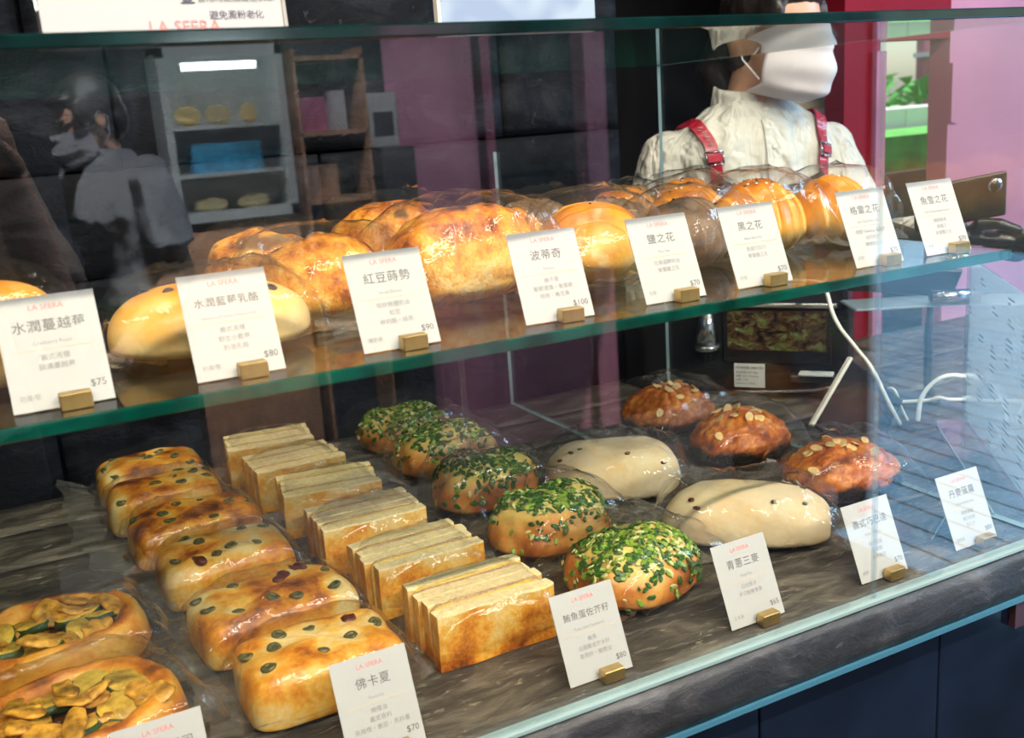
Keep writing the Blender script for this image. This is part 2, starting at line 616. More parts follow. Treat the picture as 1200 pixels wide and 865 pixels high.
def stone_mat(name, dark, mid, light, sc, rough, stretch=(1, 1, 1), bamt=0.6, spec=0.5, fleck=(0.30, 0.25, 0.16), fleck_at=0.70):
    m, nt, out = new_mat(name)
    g = nt.nodes.new('ShaderNodeNewGeometry')
    mp = nt.nodes.new('ShaderNodeMapping')
    mp.inputs['Scale'].default_value = stretch
    nt.links.new(g.outputs['Position'], mp.inputs[0])
    vec = mp.outputs[0]
    a = nzt(nt, vec, sc, 8.0, 0.65, 0.6)
    b = nzt(nt, vec, sc * 3.3, 6.0, 0.7, 1.2)
    c = ramp(nt, a, [(0.25, dark), (0.52, mid), (0.78, light)])
    mx = N(nt, 'ShaderNodeMix', data_type='RGBA')
    nt.links.new(ramp(nt, b, [(fleck_at - 0.08, (0, 0, 0)), (fleck_at + 0.06, (1, 1, 1))]), mx.inputs[0])
    nt.links.new(c, mx.inputs[6])
    mx.inputs[7].default_value = (*fleck, 1)
    p = nt.nodes.new('ShaderNodeBsdfPrincipled')
    nt.links.new(mx.outputs[2], p.inputs['Base Color'])
    nt.links.new(ramp(nt, b, [(0.3, (rough * 0.75,) * 3), (0.7, (min(1, rough * 1.3),) * 3)]), p.inputs['Roughness'])
    p.inputs['Specular IOR Level'].default_value = spec
    nt.links.new(bump(nt, mth(nt, 'ADD', a, mth(nt, 'MULTIPLY', b, 0.6)), bamt, 0.004), p.inputs['Normal'])
    nt.links.new(p.outputs[0], out.inputs[0])
    return m


M['slate'] = stone_mat('slate', (0.014, 0.013, 0.012), (0.068, 0.060, 0.050), (0.27, 0.235, 0.18), 11.0, 0.36, (1.0, 2.6, 2.6), 0.9, 0.45, (0.40, 0.34, 0.25), 0.655)
M['slate_edge'] = stone_mat('slate edge', (0.006, 0.006, 0.007), (0.030, 0.031, 0.035), (0.12, 0.12, 0.13), 11.0, 0.4, (1.0, 2.0, 2.0), 0.6, 0.5, (0.16, 0.17, 0.18), 0.70)
M['wall_stone'] = stone_mat('cleft stone', (0.0012, 0.0016, 0.0028), (0.0042, 0.0054, 0.0085), (0.026, 0.029, 0.038), 9.0, 0.6, (1, 1, 1.6), 1.0, 0.10, (0.07, 0.07, 0.075), 0.72)


# ------------------------------------------------------------------ the setting
def structure(o, label=None):
    o['kind'] = 'structure'
    if label:
        o['label'] = label
    return o


def rough_block(name, x0, x1, z0, z1, y, parent, seed, depth=0.07, amp=0.012, nx=26, nz_=10, mat='wall_stone'):
    """one cleft-faced block: uneven front, squared sides"""
    rg = random.Random(seed)
    pr = rg.uniform(-0.004, 0.006)
    V, F = [], []
    for k in range(nz_ + 1):
        for i in range(nx + 1):
            u, v = i / nx, k / nz_
            x, z = x0 + (x1 - x0) * u, z0 + (z1 - z0) * v
            e = min(1.0, min(u, 1 - u) * nx / 2.0) * min(1.0, min(v, 1 - v) * nz_ / 2.0)
            d = amp * (fbm((x, z * 1.5, seed), 6.5, 1, 5) * 0.9 + 0.25 * abs(nz((x, z, seed), 22, 3)))
            V.append(Vector((x, y - pr - d * e + (1 - e) * 0.004, z)))
    w = nx + 1
    for k in range(nz_):
        for i in range(nx):
            a = k * w + i
            F.append((a, a + 1, a + w + 1, a + w))
    # returns to the back
    border = [i for i in range(w)] + [k * w + nx for k in range(1, nz_ + 1)] + [nz_ * w + i for i in range(nx - 1, -1, -1)] + [k * w for k in range(nz_ - 1, 0, -1)]
    b = len(V)
    for i in border:
        V.append(Vector((V[i].x, y + depth, V[i].z)))
    n = len(border)
    for i in range(n):
        j = (i + 1) % n
        F.append((border[j], border[i], b + i, b + j))
    return mk(name, V, F, M[mat], parent, True)


back = MB().box(-1.8, 1.06, 1.66, 1.74, FLOOR, 2.2).build('wall_back', M['wall_stone'])
structure(back, 'dark cleft stone wall right behind the counter')
# stone courses: joints as seen through the glass
_courses = [(-0.06, 0.147), (0.15, 0.302), (0.305, 0.455), (0.459, 0.607), (0.611, 0.757), (0.761, 0.93), (0.934, 1.1)]
_shift = [0.06, 0.33, -0.12, 0.207, 0.105, 0.3, 0.0]
_sd = 0
for (za, zb), sh in zip(_courses, _shift):
    x = sh - 1.86
    while x < 1.06:
        xa, xb = max(x, -1.3), min(x + 0.617, 1.06)
        if xb - xa > 0.04:
            rough_block('stone_block', xa + 0.002, xb - 0.002, za, zb, 1.60, back, _sd)
            _sd += 1
        x += 0.62

fl_ = structure(MB().box(-3.2, 9.0, -6.0, 9.5, FLOOR - 0.1, FLOOR - 0.012).build('floor', M['asphalt']), 'paving under the counter, in the arcade and on the street')
MB().box(-3.2, 2.30, -6.0, 9.5, FLOOR - 0.0118, FLOOR).build('arcade_slab', M['asphalt'], fl_)
MB().box(2.30, 9.0, 0.62, 9.5, FLOOR - 0.0118, FLOOR).build('arcade_slab', M['asphalt'], fl_)
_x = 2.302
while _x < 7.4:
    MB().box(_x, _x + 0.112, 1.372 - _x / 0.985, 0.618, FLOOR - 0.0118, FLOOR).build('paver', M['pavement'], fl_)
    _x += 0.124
structure(MB().box(-3.2, 3.8, 0.9, 3.4, 2.2, 2.3).build('ceiling', M['ceiling']), 'dark shop ceiling')
structure(MB().box(-3.2, -3.0, -3.2, 3.2, FLOOR, 2.3).build('wall_left', M['ceiling']), 'dark wall at the far left of the shop')
structure(MB().box(0.9, 2.74, 2.75, 2.85, FLOOR, 2.2).build('wall_rear', M['black_matt']), 'black wall of the room behind the shop assistant')
structure(MB().box(1.00, 1.06, 1.745, 2.75, FLOOR, 2.2).build('wall_side', M['black_matt']), 'black side wall of the room behind the counter')
# doorway on the right: crimson frame, a slit of daylight, pink wall
dr = MB().box(1.80, 1.912, 1.80, 1.86, FLOOR, 2.2).build('door_1', M['crimson'])
structure(dr, 'crimson door frame beside the shop assistant')
MB().box(1.9125, 2.1395, 1.80, 1.86, 0.598, 2.2).build('lintel', M['crimson'], dr)
MB().box(1.885, 1.915, 1.785, 1.80, FLOOR, 0.575).build('frame_bead', M['rose'], dr)
_h = MB()
for _z in (0.225, 0.235):
    _h.tube([(1.872, 1.80, _z + 0.01), (1.872, 1.775, _z), (1.872, 1.775, _z - 0.03), (1.872, 1.80, _z - 0.035)], 0.004, 8)
_h.build('door_handle', M['steel'], dr, True)
pk = MB().box(2.14, 3.6, 1.80, 1.86, FLOOR, 2.2).build('wall_right', M['pink'])
structure(pk, 'pink plastered wall right of the doorway')
MB().box(2.14, 2.17, 1.79, 1.80, 0.40, 0.54).build('notice_frame', M['pink'], pk)
structure(MB().prism([(1.86, 1.862), (1.908, 1.862), (2.93, 2.85), (2.75, 2.85)], FLOOR, 2.2).build('wall_rear_right', M['black_matt']), 'black slanted return wall behind the door frame')

# outdoors beyond the doorway
structure(MB().box(3.4, 9.0, 4.40, 4.50, FLOOR, 0.0).build('trim_5', M['asphalt']), 'grey retaining wall under the lawn outside')
lawn = MB().box(3.4, 9.0, 4.51, 5.30, FLOOR, 0.20).build('lawn', M['grass'])
tag(lawn, 'bright green lawn bank seen through the doorway', 'lawn', kind='stuff')
kerb = thing('low_wall', 'low white wall running across the green lawn outside', 'wall', (5.9, 5.45, FLOOR))
for i in range(8):
    MB().box(-2.6 + i * 0.66, -1.945 + i * 0.66, -0.10, 0.10, 0, 1.24).build('wall_block', M['white'], kerb, bevel=0.01, seg=1)
rg = random.Random(4)
hb = MB()
for i in range(1600):
    p = Vector((rg.uniform(3.6, 9.0), rg.uniform(5.80, 6.3), rg.uniform(-0.5, 0.52 + 0.10 * nz((i * .01, 0, 0), 3))))
    a, b, c = (Vector((rg.uniform(-1, 1), rg.uniform(-1, 1), rg.uniform(-1, 1))) * 0.10 for _ in range(3))
    q = len(hb.V)
    hb.V += [p + a, p + b, p + c, p - a * 0.6]
    hb.F += [(q, q + 1, q + 2), (q, q + 2, q + 3)]
    hb.M += [0, 0]
hd = hb.build('hedge', M['leaf'])
tag(hd, 'green leafy hedge beyond the white wall outside', 'hedge', kind='stuff')
pv = thing('garden_kiosk', 'small dark red kiosk with a white awning beyond the hedge outside', 'building', (7.62, 6.9, FLOOR))
MB().box(0.24, 0.36, 0, 0.08, 0.0, 1.95).build('body', M['rose'], pv)
MB().box(0.20, 0.6, -0.15, 0.08, 1.62, 1.66).build('awning', M['white'], pv)
MB().box(0.20, 0.40, -0.03, 0.10, 1.951, 2.03).build('roof', M['crimson'], pv)

# ------------------------------------------------------------------ the counter
ct = thing('display_counter', 'dark slate counter with navy tiled front carrying the bakery display', 'counter', (0, 0, FLOOR))


def cbox(name, x0, x1, y0, y1, z0, z1, mat, bevel=0.0):
    return MB().box(x0, x1, y0, y1, z0 - FLOOR, z1 - FLOOR).build(name, M[mat] if isinstance(mat, str) else mat, ct, bevel=bevel, seg=1)


def slate_piece(name, x0, x1, y0, y1, seed, mat='slate', amp=0.0012, along_x=True):
    """one plank of the counter top with a cleft, very slightly uneven face"""
    nx, ny = (max(2, int((x1 - x0) / 0.03)), max(2, int((y1 - y0) / 0.02)))
    V, F = [], []
    for k in range(ny + 1):
        for i in range(nx + 1):
            x, y = x0 + (x1 - x0) * i / nx, y0 + (y1 - y0) * k / ny
            e = 1.0 if 0 < i < nx and 0 < k < ny else 0.0
            d = amp * abs(fbm((x * (1 if along_x else 3), y * (3 if along_x else 1), seed), 9, 2, 4))
            V.append(Vector((x, y, -FLOOR - 0.0003 - d * e - (1 - e) * 0.0005)))
    w = nx + 1
    for k in range(ny):
        for i in range(nx):
            a = k * w + i
            F.append((a, a + 1, a + w + 1, a + w))
    border = [i for i in range(w)] + [k * w + nx for k in range(1, ny + 1)] + [ny * w + i for i in range(nx - 1, -1, -1)] + [k * w for k in range(ny - 1, 0, -1)]
    b = len(V)
    for i in border:
        V.append(Vector((V[i].x, V[i].y, -FLOOR - 0.02)))
    n = len(border)
    for i in range(n):
        j = (i + 1) % n
        F.append((border[j], border[i], b + i, b + j))
    return mk(name, V, F, M[mat], ct, True)


_ys = [0.69, 0.855, 1.02, 1.185, 1.33, 1.46, 1.578]
for i in range(6):
    ya, yb = _ys[i] + 0.0008, _ys[i + 1] - 0.0008
    sh = (0.35, 0.8, 0.1, 0.62, 0.25, 0.7)[i]
    slate_piece('slate_plank', -1.0, 1.03, ya, yb, i + sh)
_yr = [0.69, 0.855, 1.02, 1.185, 1.33, 1.52]
for i in range(5):
    ya, yb = _yr[i] + 0.0008, _yr[i + 1] - 0.0008
    sh = (1.55, 1.9, 1.35, 1.7, 1.5)[i]
    for xa, xb in ((1.0315, sh), (sh + 0.0015, 2.34)):
        slate_piece('slate_plank', xa, xb, ya, yb, 40 + i + xa)
cbox('slab', -1.0, 1.03, 0.69, 1.578, -0.05, -0.0165, 'slate')
cbox('slab', 1.03, 2.34, 0.69, 1.52, -0.05, -0.0165, 'slate')
# front lip of the slab, rough face
lip_root = rough_block('slab_edge', -1.0, 2.34, -0.05 - FLOOR, -0.0015 - FLOOR, 0.668, ct, 91, depth=0.022, amp=0.004, nx=160, nz_=8, mat='slate_edge')
cbox('trim_strip', -1.0, 2.34, 0.672, 0.69, -0.056, -0.0505, 'joint')
xj = -0.64
i = 0
while xj < 2.2:
    cbox('front_tile', xj + 0.0015, xj + 0.2435, 0.684, 0.70, -0.86, -0.058, 'navy', 0.001)
    cbox('tile_joint', xj + 0.2435, xj + 0.2465, 0.688, 0.70, -0.86, -0.058, 'joint' if i % 2 else 'navy')
    xj += 0.2446
    i += 1
cbox('carcass', -1.0, 2.3, 0.70, 1.5, -0.88, -0.05, 'black_matt')
cbox('plinth', -1.0, 2.3, 0.74, 1.5, -0.9, -0.88, 'black_matt')
_g = MB().tube([(1.207, 1.052, 0.0 - FLOOR), (1.207, 1.052, 0.0045 - FLOOR)], 0.028, 24).build('cable_grommet', M['black'], ct, True)
red = cbox('red_reflection', 0.935, 1.5, 0.675, 0.6835, -0.088, -0.0565, 'pillar')  # dark red reflection on the tiles, put in as a coloured strip

# ------------------------------------------------------------------ the glass case
gc = thing('glass_display_case', 'frameless glass display case with one glass shelf on the slate counter', 'display case', (0, 0, 0))
X0, X1 = -0.75, 1.0
TOPZ = 0.553


def sheet(name, x0, x1, y0, y1, z0, z1, thin, face, edge, parent=gc, bevel=0.0):
    """glass plate: clear big faces, green polished edges; thin = axis of the thickness"""
    mt = {'z': [0, 0, 1, 1, 1, 1], 'y': [1, 1, 0, 1, 0, 1], 'x': [1, 1, 1, 0, 1, 0]}[thin]
    return MB().box(x0, x1, y0, y1, z0, z1, mt=mt).build(name, [M[face], M[edge]], parent)


sheet('front_pane', X0, 0.7300, 0.683, 0.689, 0.005, TOPZ, 'y', 'pane', 'acrylic')
sheet('front_pane', 0.7330, X1 + 0.004, 0.683, 0.689, 0.005, TOPZ, 'y', 'pane', 'acrylic')
MB().box(0.7302, 0.7328, 0.6835, 0.6885, 0.005, TOPZ).build('pane_joint', M['acrylic'], gc)
sheet('side_pane', X1, X1 + 0.006, 0.690, 1.40, 0.001, TOPZ, 'x', 'pane_side', 'edge_light')
# top plate with a rounded front edge
_t = MB()
_t.box(X0, X1 + 0.006, 0.6855, 1.40, TOPZ + 0.0005, TOPZ + 0.0095, mt=[0, 0, 1, 1, 1, 1])
_t.build('top_pane', [M['pane'], M['edge']], gc)
MB().box(X0, X1 + 0.006, 0.6825, 0.6855, TOPZ + 0.0005, TOPZ + 0.0095).build('top_edge', M['edge_dark'], gc, bevel=0.0013, seg=3)
MB().box(X0, X1 + 0.004, 0.679, 0.6925, 0.0, 0.0048).build('bottom_strip', M['edge_light'], gc, bevel=0.001)
MB().box(X1 - 0.002, X1 + 0.008, 0.6925, 1.40, 0.0, 0.0012).build('side_strip', M['edge_light'], gc)
SH = 0.3215          # top of the shelf
SY0, SY1 = 0.728, 1.27
sh_ = MB().box(X0, 0.966, SY0 + 0.004, SY1, SH - 0.010, SH, mt=[0, 0, 1, 1, 1, 1]).build('shelf', [M['shelf'], M['edge']], gc)
_r = MB()
_r.box(X0, 0.966, SY0, SY0 + 0.004, SH - 0.010, SH)
_r.box(0.966, 0.971, SY0, SY1, SH - 0.010, SH)
_r.build('shelf_edge', M['edge'], gc, bevel=0.0018, seg=3)
for _y in (0.80, 1.20):
    _c = MB().tube([(0.955, _y, SH - 0.016), (1.0, _y, SH - 0.016)], 0.006, 14)
    _c.tube([(0.955, _y, SH - 0.016), (0.955, _y, SH - 0.0105)], 0.006, 12)
    _c.build('shelf_pin', M['steel'], gc, True)
for _x, _y in ((-0.6, 1.22), (0.55, 1.24)):
    MB().tube([(_x, _y, 0.0), (_x, _y, SH - 0.0105)], 0.004, 10).build('shelf_post', M['acrylic'], gc, True)

dv = thing('glass_divider', 'clear glass divider standing on the slate against the stone wall', 'divider', (0.787, 1.29, 0))
MB().box(-0.003, 0.003, 0, 0.278, 0, 0.436, mt=[0, 0, 0, 0, 1, 0]).build('pane', [M['pane_side'], M['edge_light']], dv)
MB().box(-0.0045, 0.0045, 0.0, 0.278, 0.0, 0.0016).build('foot_strip', M['edge_light'], dv)

# menu boards standing on top of the case
TZ = TOPZ + 0.0095


def text_mesh(body, size, align='CENTER', shear=0.0, spacing=1.0):
    c = bpy.data.curves.new('lettering', 'FONT')
    c.body = body
    c.size = size
    c.resolution_u = 2
    c.align_x = align
    c.shear = shear
    c.space_character = spacing
    o = bpy.data.objects.new('lettering', c)
    COL.objects.link(o)
    bpy.context.view_layer.update()
    me = bpy.data.meshes.new_from_object(o.evaluated_get(bpy.context.evaluated_depsgraph_get()))
    bpy.data.objects.remove(o)
    bpy.data.curves.remove(c)
    return me


def add_text(mb, body, size, x, y, z, align='CENTER', m=0, spacing=1.0, mirror=False):
    """text in the XZ plane, facing -Y"""
    me = text_mesh(body, size, align, spacing=spacing)
    V = [Vector((x + (-v.co.x if mirror else v.co.x), y, z + v.co.y)) for v in me.vertices]
    F = [tuple(p.vertices) for p in me.polygons]
    bpy.data.meshes.remove(me)
    return mb.add(V, F, m)


mb_ = thing('menu_board', 'white menu board with pink lettering standing on the glass top', 'sign', (0.147, 0.79, TZ))
MB().box(-0.083, 0.083, 0, 0.003, 0.0, 0.15).build('sheet', M['board_paper'], mb_, rot=(-0.10, 0, 0))
MB().box(-0.085, 0.0855, 0.003, 0.006, 0.0, 0.155).build('acrylic_back', M['acrylic'], mb_, rot=(-0.10, 0, 0))
MB().box(0.0832, 0.0858, -0.001, 0.003, 0.0, 0.15).build('dark_rim', M['ink_soft'], mb_, rot=(-0.10, 0, 0))
MB().box(-0.085, 0.0855, -0.03, 0.03, 0.0, 0.0012).build('foot', M['acrylic'], mb_)
_a = add_text(MB(), 'LA SFERA', 0.0122, 0.011, -0.0006, 0.0072)
_a.build('brand_lettering', M['red_ink'], mb_, rot=(-0.10, 0, 0))
_a = add_text(MB(), '避免澱粉老化', 0.0066, 0.049, -0.0006, 0.0165)
add_text(_a, '食用時建議最佳狀態', 0.0062, 0.050, -0.0006, 0.0285)
_a.ell((0.0155, -0.0006, 0.0305), (0.0035, 0.0003, 0.003), 12, 6)
_a.box(0.0105, 0.0205, -0.0009, -0.0003, 0.0275, 0.0281)
_a.build('notice_lettering', M['navy_ink'], mb_, rot=(-0.10, 0, 0))

ls = thing('light_box_sign', 'pale blue glowing sign standing on the glass top near its middle', 'sign', (0.437, 0.80, TZ))
_m, _nt, _o = new_mat('glowing sign face')
_e = N(_nt, 'ShaderNodeEmission')
_nt.links.new(ramp(_nt, nzt(_nt, coords(_nt), 26, 1.0), [(0.42, (0.55, 0.66, 0.86)), (0.58, (0.75, 0.88, 1.0))]), _e.inputs[0])
_e.inputs[1].default_value = 1.5
_nt.links.new(_e.outputs[0], _o.inputs[0])
MB().box(-0.071, 0.071, 0, 0.008, 0.0, 0.11).build('glowing_face', _m, ls)
MB().box(-0.074, 0.074, 0.0085, 0.016, 0.0, 0.113).build('housing', M['white_plastic'], ls)


# ------------------------------------------------------------------ cellophane bags
def bag(parent, L, Wd, H, seed, fin=(0.03, 0.03), rough=1.0, sag=0.6, ends=0.34, name='cellophane_bag'):
    """pillow bag lying along X around a bread; creased film, both ends close into crimped seals"""
    rg = random.Random(seed)
    ni, nj = 62, 60
    V, F = [], []
    hw, hh = Wd / 2, H / 2
    sd = seed * 1.7
    # creases: straight soft ridges crossing the film at random angles
    cre = []
    for k in range(int(13 * rough) + 4):
        an = rg.choice((0.0, 0.15, 0.5, 1.2, 1.5, 2.4)) + rg.uniform(-.35, .35)
        cre.append((cos(an), sin(an), rg.uniform(-.6, .6) * L * .8, rg.uniform(0.0017, 0.0034), rg.choice((-.0016, .0028, .0036, .0046)), rg.uniform(-L * .5, L * .5), rg.uniform(.02, .05)))
    for i in range(ni + 1):
        t = -1 + 2 * i / ni
        a = abs(t)
        k = max(0.0, 1 - a ** (1 / ends * 0.9 + 1.2))
        h = hh * (k ** 0.55) + 0.0012
        w = hw * (0.86 + 0.14 * k ** 0.4)
        zc = h + 0.0006 + (1 - k) * hh * 0.22
        x = t * L / 2
        pl = (1 - k) ** 1.5
        for j in range(nj):
            th = 2 * pi * j / nj
            cy, cz = sp(cos(th), 0.72), sp(sin(th), 0.80)
            y, z = w * cy, zc + h * cz
            p = Vector((x, y, z))
            r = abs(nz(p, 24, sd)) * 0.0085 - 0.0024
            v = y + (z if y > 0 else -z) * .8
            for (ca, sa, off, wd, hg, cen, rad) in cre:
                d = x * ca + v * sa - off
                if abs(d) < 3 * wd:
                    al = -x * sa + v * ca - cen
                    r += hg * exp(-(d / wd) ** 2) * exp(-(al / rad) ** 2)
            r += pl * 0.004 * sin(th * 7 + sd + t * 3)
            n = Vector((0, cy, cz)).normalized()
            q = p + n * (r * rough)
            q.x += 0.003 * rough * nz(p, 40, sd + 9)
            q.z = max(q.z, 0.0006)
            V.append(q)
    for i in range(ni):
        for j in range(nj):
            F.append((i * nj + j, i * nj + (j + 1) % nj, (i + 1) * nj + (j + 1) % nj, (i + 1) * nj + j))
    o = mk(name, V, F, M['bag'], parent, True)
    # crimped seals at the ends
    for s, fl in ((-1, fin[0]), (1, fin[1])):
        if fl <= 0:
            continue
        V, F = [], []
        nu, nv = 10, 60
        z0 = hh * 0.22 + 0.0018
        tw = rg.uniform(-0.45, 0.45)
        up = rg.uniform(-0.1, 0.5)
        fr = rg.uniform(18, 30)
        for u in range(nu + 1):
            a = u / nu
            for v in range(nv + 1):
                b = -1 + 2 * v / nv
                y = hw * b * (0.86 + 0.06 * a)
                z = z0 * (1 - a * sag) + fl * up * a + tw * y * a * 0.5 + (0.0022 - .0014 * a) * sin(b * fr + sd) * (1 if a < .75 else .4) + 0.006 * rough * nz((a * 0.03, y, 0), 50, sd + s)
                V.append(Vector((s * (L / 2 - 0.001 + fl * a) + 0.003 * sin(b * 5 + sd), y, max(z, 0.0008))))
        for u in range(nu):
            for v in range(nv):
                q = u * (nv + 1) + v
                F.append((q, q + 1, q + nv + 2, q + nv + 1))
        mk('seal', V, F, M['seal'], o, True)
    return o


def flake_plate(c, r, rg, thick=0.0012, n=9, tilt=0.5):
    """a little irregular disc (almond slice and the like) as one closed mesh around c"""
    rot = Matrix.Rotation(rg.uniform(0, 6.28), 3, 'Z') @ Matrix.Rotation(rg.uniform(-tilt, tilt), 3, 'X') @ Matrix.Rotation(rg.uniform(-tilt, tilt), 3, 'Y')
    V = []
    for z in (-thick / 2, thick / 2):
        for i in range(n):
            a = 2 * pi * i / n
            k = rg.uniform(0.88, 1.08)
            V.append(Vector(c) + rot @ Vector((r * 1.45 * k * cos(a), r * k * sin(a) * (1 - 0.25 * cos(a)), z + 0.0006 * cos(2 * a))))
    F = [tuple(range(n))[::-1], tuple(range(n, 2 * n))] + [(i, (i + 1) % n, n + (i + 1) % n, n + i) for i in range(n)]
    return V, F


# ------------------------------------------------------------------ breads
def focaccia(loc, rz, label, seed, brown=0.0, chunks=0, size=(0.069, 0.047, 0.045), fin=(0.034, 0.016)):
    t = thing('wrapped_focaccia', label, 'bread', loc, rz, 'wrapped olive focaccias')
    rg = random.Random(seed)
    a, b, c = size
    V, F, P = blob_grid(a, b, c, 0.42, 0.36, 0.16, 72, 26)
    spots = []
    tries = 0
    while len(spots) < 8 + chunks and tries < 900:
        tries += 1
        p = (rg.uniform(-a * .86, a * .86), rg.uniform(-b * .8, b * .72))
        if all((p[0] - q[0]) ** 2 + (p[1] - q[1]) ** 2 > 0.020 ** 2 for q in spots):
            spots.append(p)
    col = []
    for v in V:
        n = fbm(v, 30, seed, 3)
        hgt = min(1, v.z / (c * 1.1))
        v.z += (0.0035 * n + 0.004 * nz(v, 16, seed)) * hgt
        v.y += 0.002 * nz(v, 22, seed + 5)
        v.x += 0.002 * nz(v, 22, seed + 8)
        bk = 0.27 + 0.30 * hgt ** 2 + 0.75 * nz(v, 24, seed + 2) + brown
        if v.z < c * 0.45:
            bk = 0.22 + 0.25 * nz(v, 30, seed + 2) + brown * 0.6 + 0.35 * max(0, 1 - v.z / 0.010)
        for s in spots:
            d2 = (v.x - s[0]) ** 2 + (v.y - s[1]) ** 2
            if v.z > c * 0.5:
                g = exp(-d2 / 0.0085 ** 2)
                v.z -= 0.0032 * g
                bk -= 0.55 * exp(-d2 / 0.0115 ** 2)
        col.append((max(0, min(1, bk)), 0))
    lf = mk('loaf', V, F, M['focaccia'], t, True, col=col)
    for k, s in enumerate(spots):
        z = top_z(V, *s)
        if k < chunks:
            V2, F2, _ = blob_grid(rg.uniform(.008, .012), rg.uniform(.006, .008), .0045, 0.7, 0.7, 0.6, 12, 6)
            V2 = [v * (1 + 0.35 * nz(v, 200, seed + k)) for v in V2]
            mk('dried_tomato', V2, F2, M['tomato'], lf, True, loc=(s[0], s[1], z - 0.0024), rot=(0, 0, rg.uniform(0, 3)))
        elif rg.random() < 0.72:
            ring = [Vector((0.0054 * cos(q * pi / 7), 0.0044 * sin(q * pi / 7), 0.0006 * sin(q))) for q in range(14)]
            o = MB().tube(ring, (0.0024, 0.0019), 8, closed=True)
            o.ell((0.001, 0, -0.0012), (0.0045, 0.004, 0.001), 10, 5)
            o.build('olive_slice', M['olive'], lf, True, loc=(s[0], s[1], z + 0.0012), rot=(rg.uniform(-.25, .25), rg.uniform(-.25, .25), rg.uniform(0, 3)))
        else:
            o = MB().ell((0, 0, 0), (0.0072, 0.0048, 0.0026), 12, 6)
            o.ell((0.005, 0.003, 0), (0.0042, 0.0038, 0.002), 10, 5)
            o.build('olive_slice', M['olive'], lf, True, loc=(s[0], s[1], z + 0.0006), rot=(0, 0, rg.uniform(0, 3)))
    bag(t, a * 2 + 0.018, b * 2 + 0.011, c * 1.16 + 0.011, seed, fin, 0.8)
    return t


def bread_slice_mesh(hx, th, h, seed, wob=0.0015):
    """one slice standing on edge: thin along Y, cut face up"""
    nx, nzc = 22, 8
    V, F, mi, col = [], [], [], []
    prof = [(-th / 2, 0), (-th / 2, .25), (-th / 2, .6), (-th / 2, .965), (-th / 2 * .92, 1), (0, 1.0), (th / 2 * .92, 1), (th / 2, .965), (th / 2, .6), (th / 2, .25), (th / 2, 0)]
    m = len(prof)
    for i in range(nx + 1):
        u = -1 + 2 * i / nx
        ex = 1.0 if abs(u) < 0.97 else 0.93
        for (y, z) in prof:
            p = Vector((u * hx, y, z * h))
            w = wob * nz((u * hx, z * h, seed), 40, seed)
            q = Vector((p.x + 0.0015 * nz(p, 60, seed), y * ex + w, z * h + (0.0012 * nz((p.x, y, 0), 70, seed) if z > .9 else 0)))
            V.append(q)
            col.append((max(0, min(1, 0.42 + 0.45 * nz(p, 30, seed) + (0.25 if z < 0.12 else 0) - (0.22 if z > .9 else 0) - 0.10)), 0))
    for i in range(nx):
        for j in range(m - 1):
            F.append((i * m + j, (i + 1) * m + j, (i + 1) * m + j + 1, i * m + j + 1))
            mi.append(1 if 3 <= j <= 6 else 0)
        F.append((i * m + m - 1, (i + 1) * m + m - 1, (i + 1) * m, i * m))
        mi.append(0)
    F.append(tuple(range(m))[::-1])
    F.append(tuple(nx * m + j for j in range(m)))
    mi += [0, 0]
    return V, F, mi, col


def sandwich(loc, rz, label, seed, pale=True):
    t = thing('wrapped_sandwich', label, 'sandwich', loc, rz, 'wrapped cut sandwiches')
    rg = random.Random(seed)
    y = -0.0430
    lay = [('b', .0170), ('e', .0034), ('t', .0050), ('b', .0160), ('gap', .0030), ('b', .0160), ('t', .0050), ('e', .0034), ('b', .0170)]
    for k, (kind, th) in enumerate(lay):
        yc = y + th / 2
        y += th
        if kind == 'gap':
            continue
        dx = rg.uniform(-.002, .002)
        if kind == 'b':
            V, F, mi, col = bread_slice_mesh(0.0615 + rg.uniform(-.0012, .0012), th - 0.0002, 0.0565 + rg.uniform(-.0006, .0006), seed * 9 + k)
            mk('bread_slice', V, F, [M['slice_crust'], M['crumb']], t, False, mi, col, loc=(dx, yc, 0))
        else:
            V, F, P = blob_grid(0.0590, th * 0.80, 0.0283, 0.14, 0.2, 1.0, 60, 14)
            V = [v + Vector((0, 0.0016 * nz(v, 90, seed + k), (0.0016 * nz(v, 110, seed + k) if v.z > 0.04 else 0))) for v in V]
            mk('tuna_filling' if kind == 't' else 'egg_filling', V, F, M['tuna' if kind == 't' else 'egg'], t, True, loc=(dx, yc, 0))
    bag(t, 0.142, 0.103, 0.0665, seed, (0.016, 0.012), 0.62)
    return t


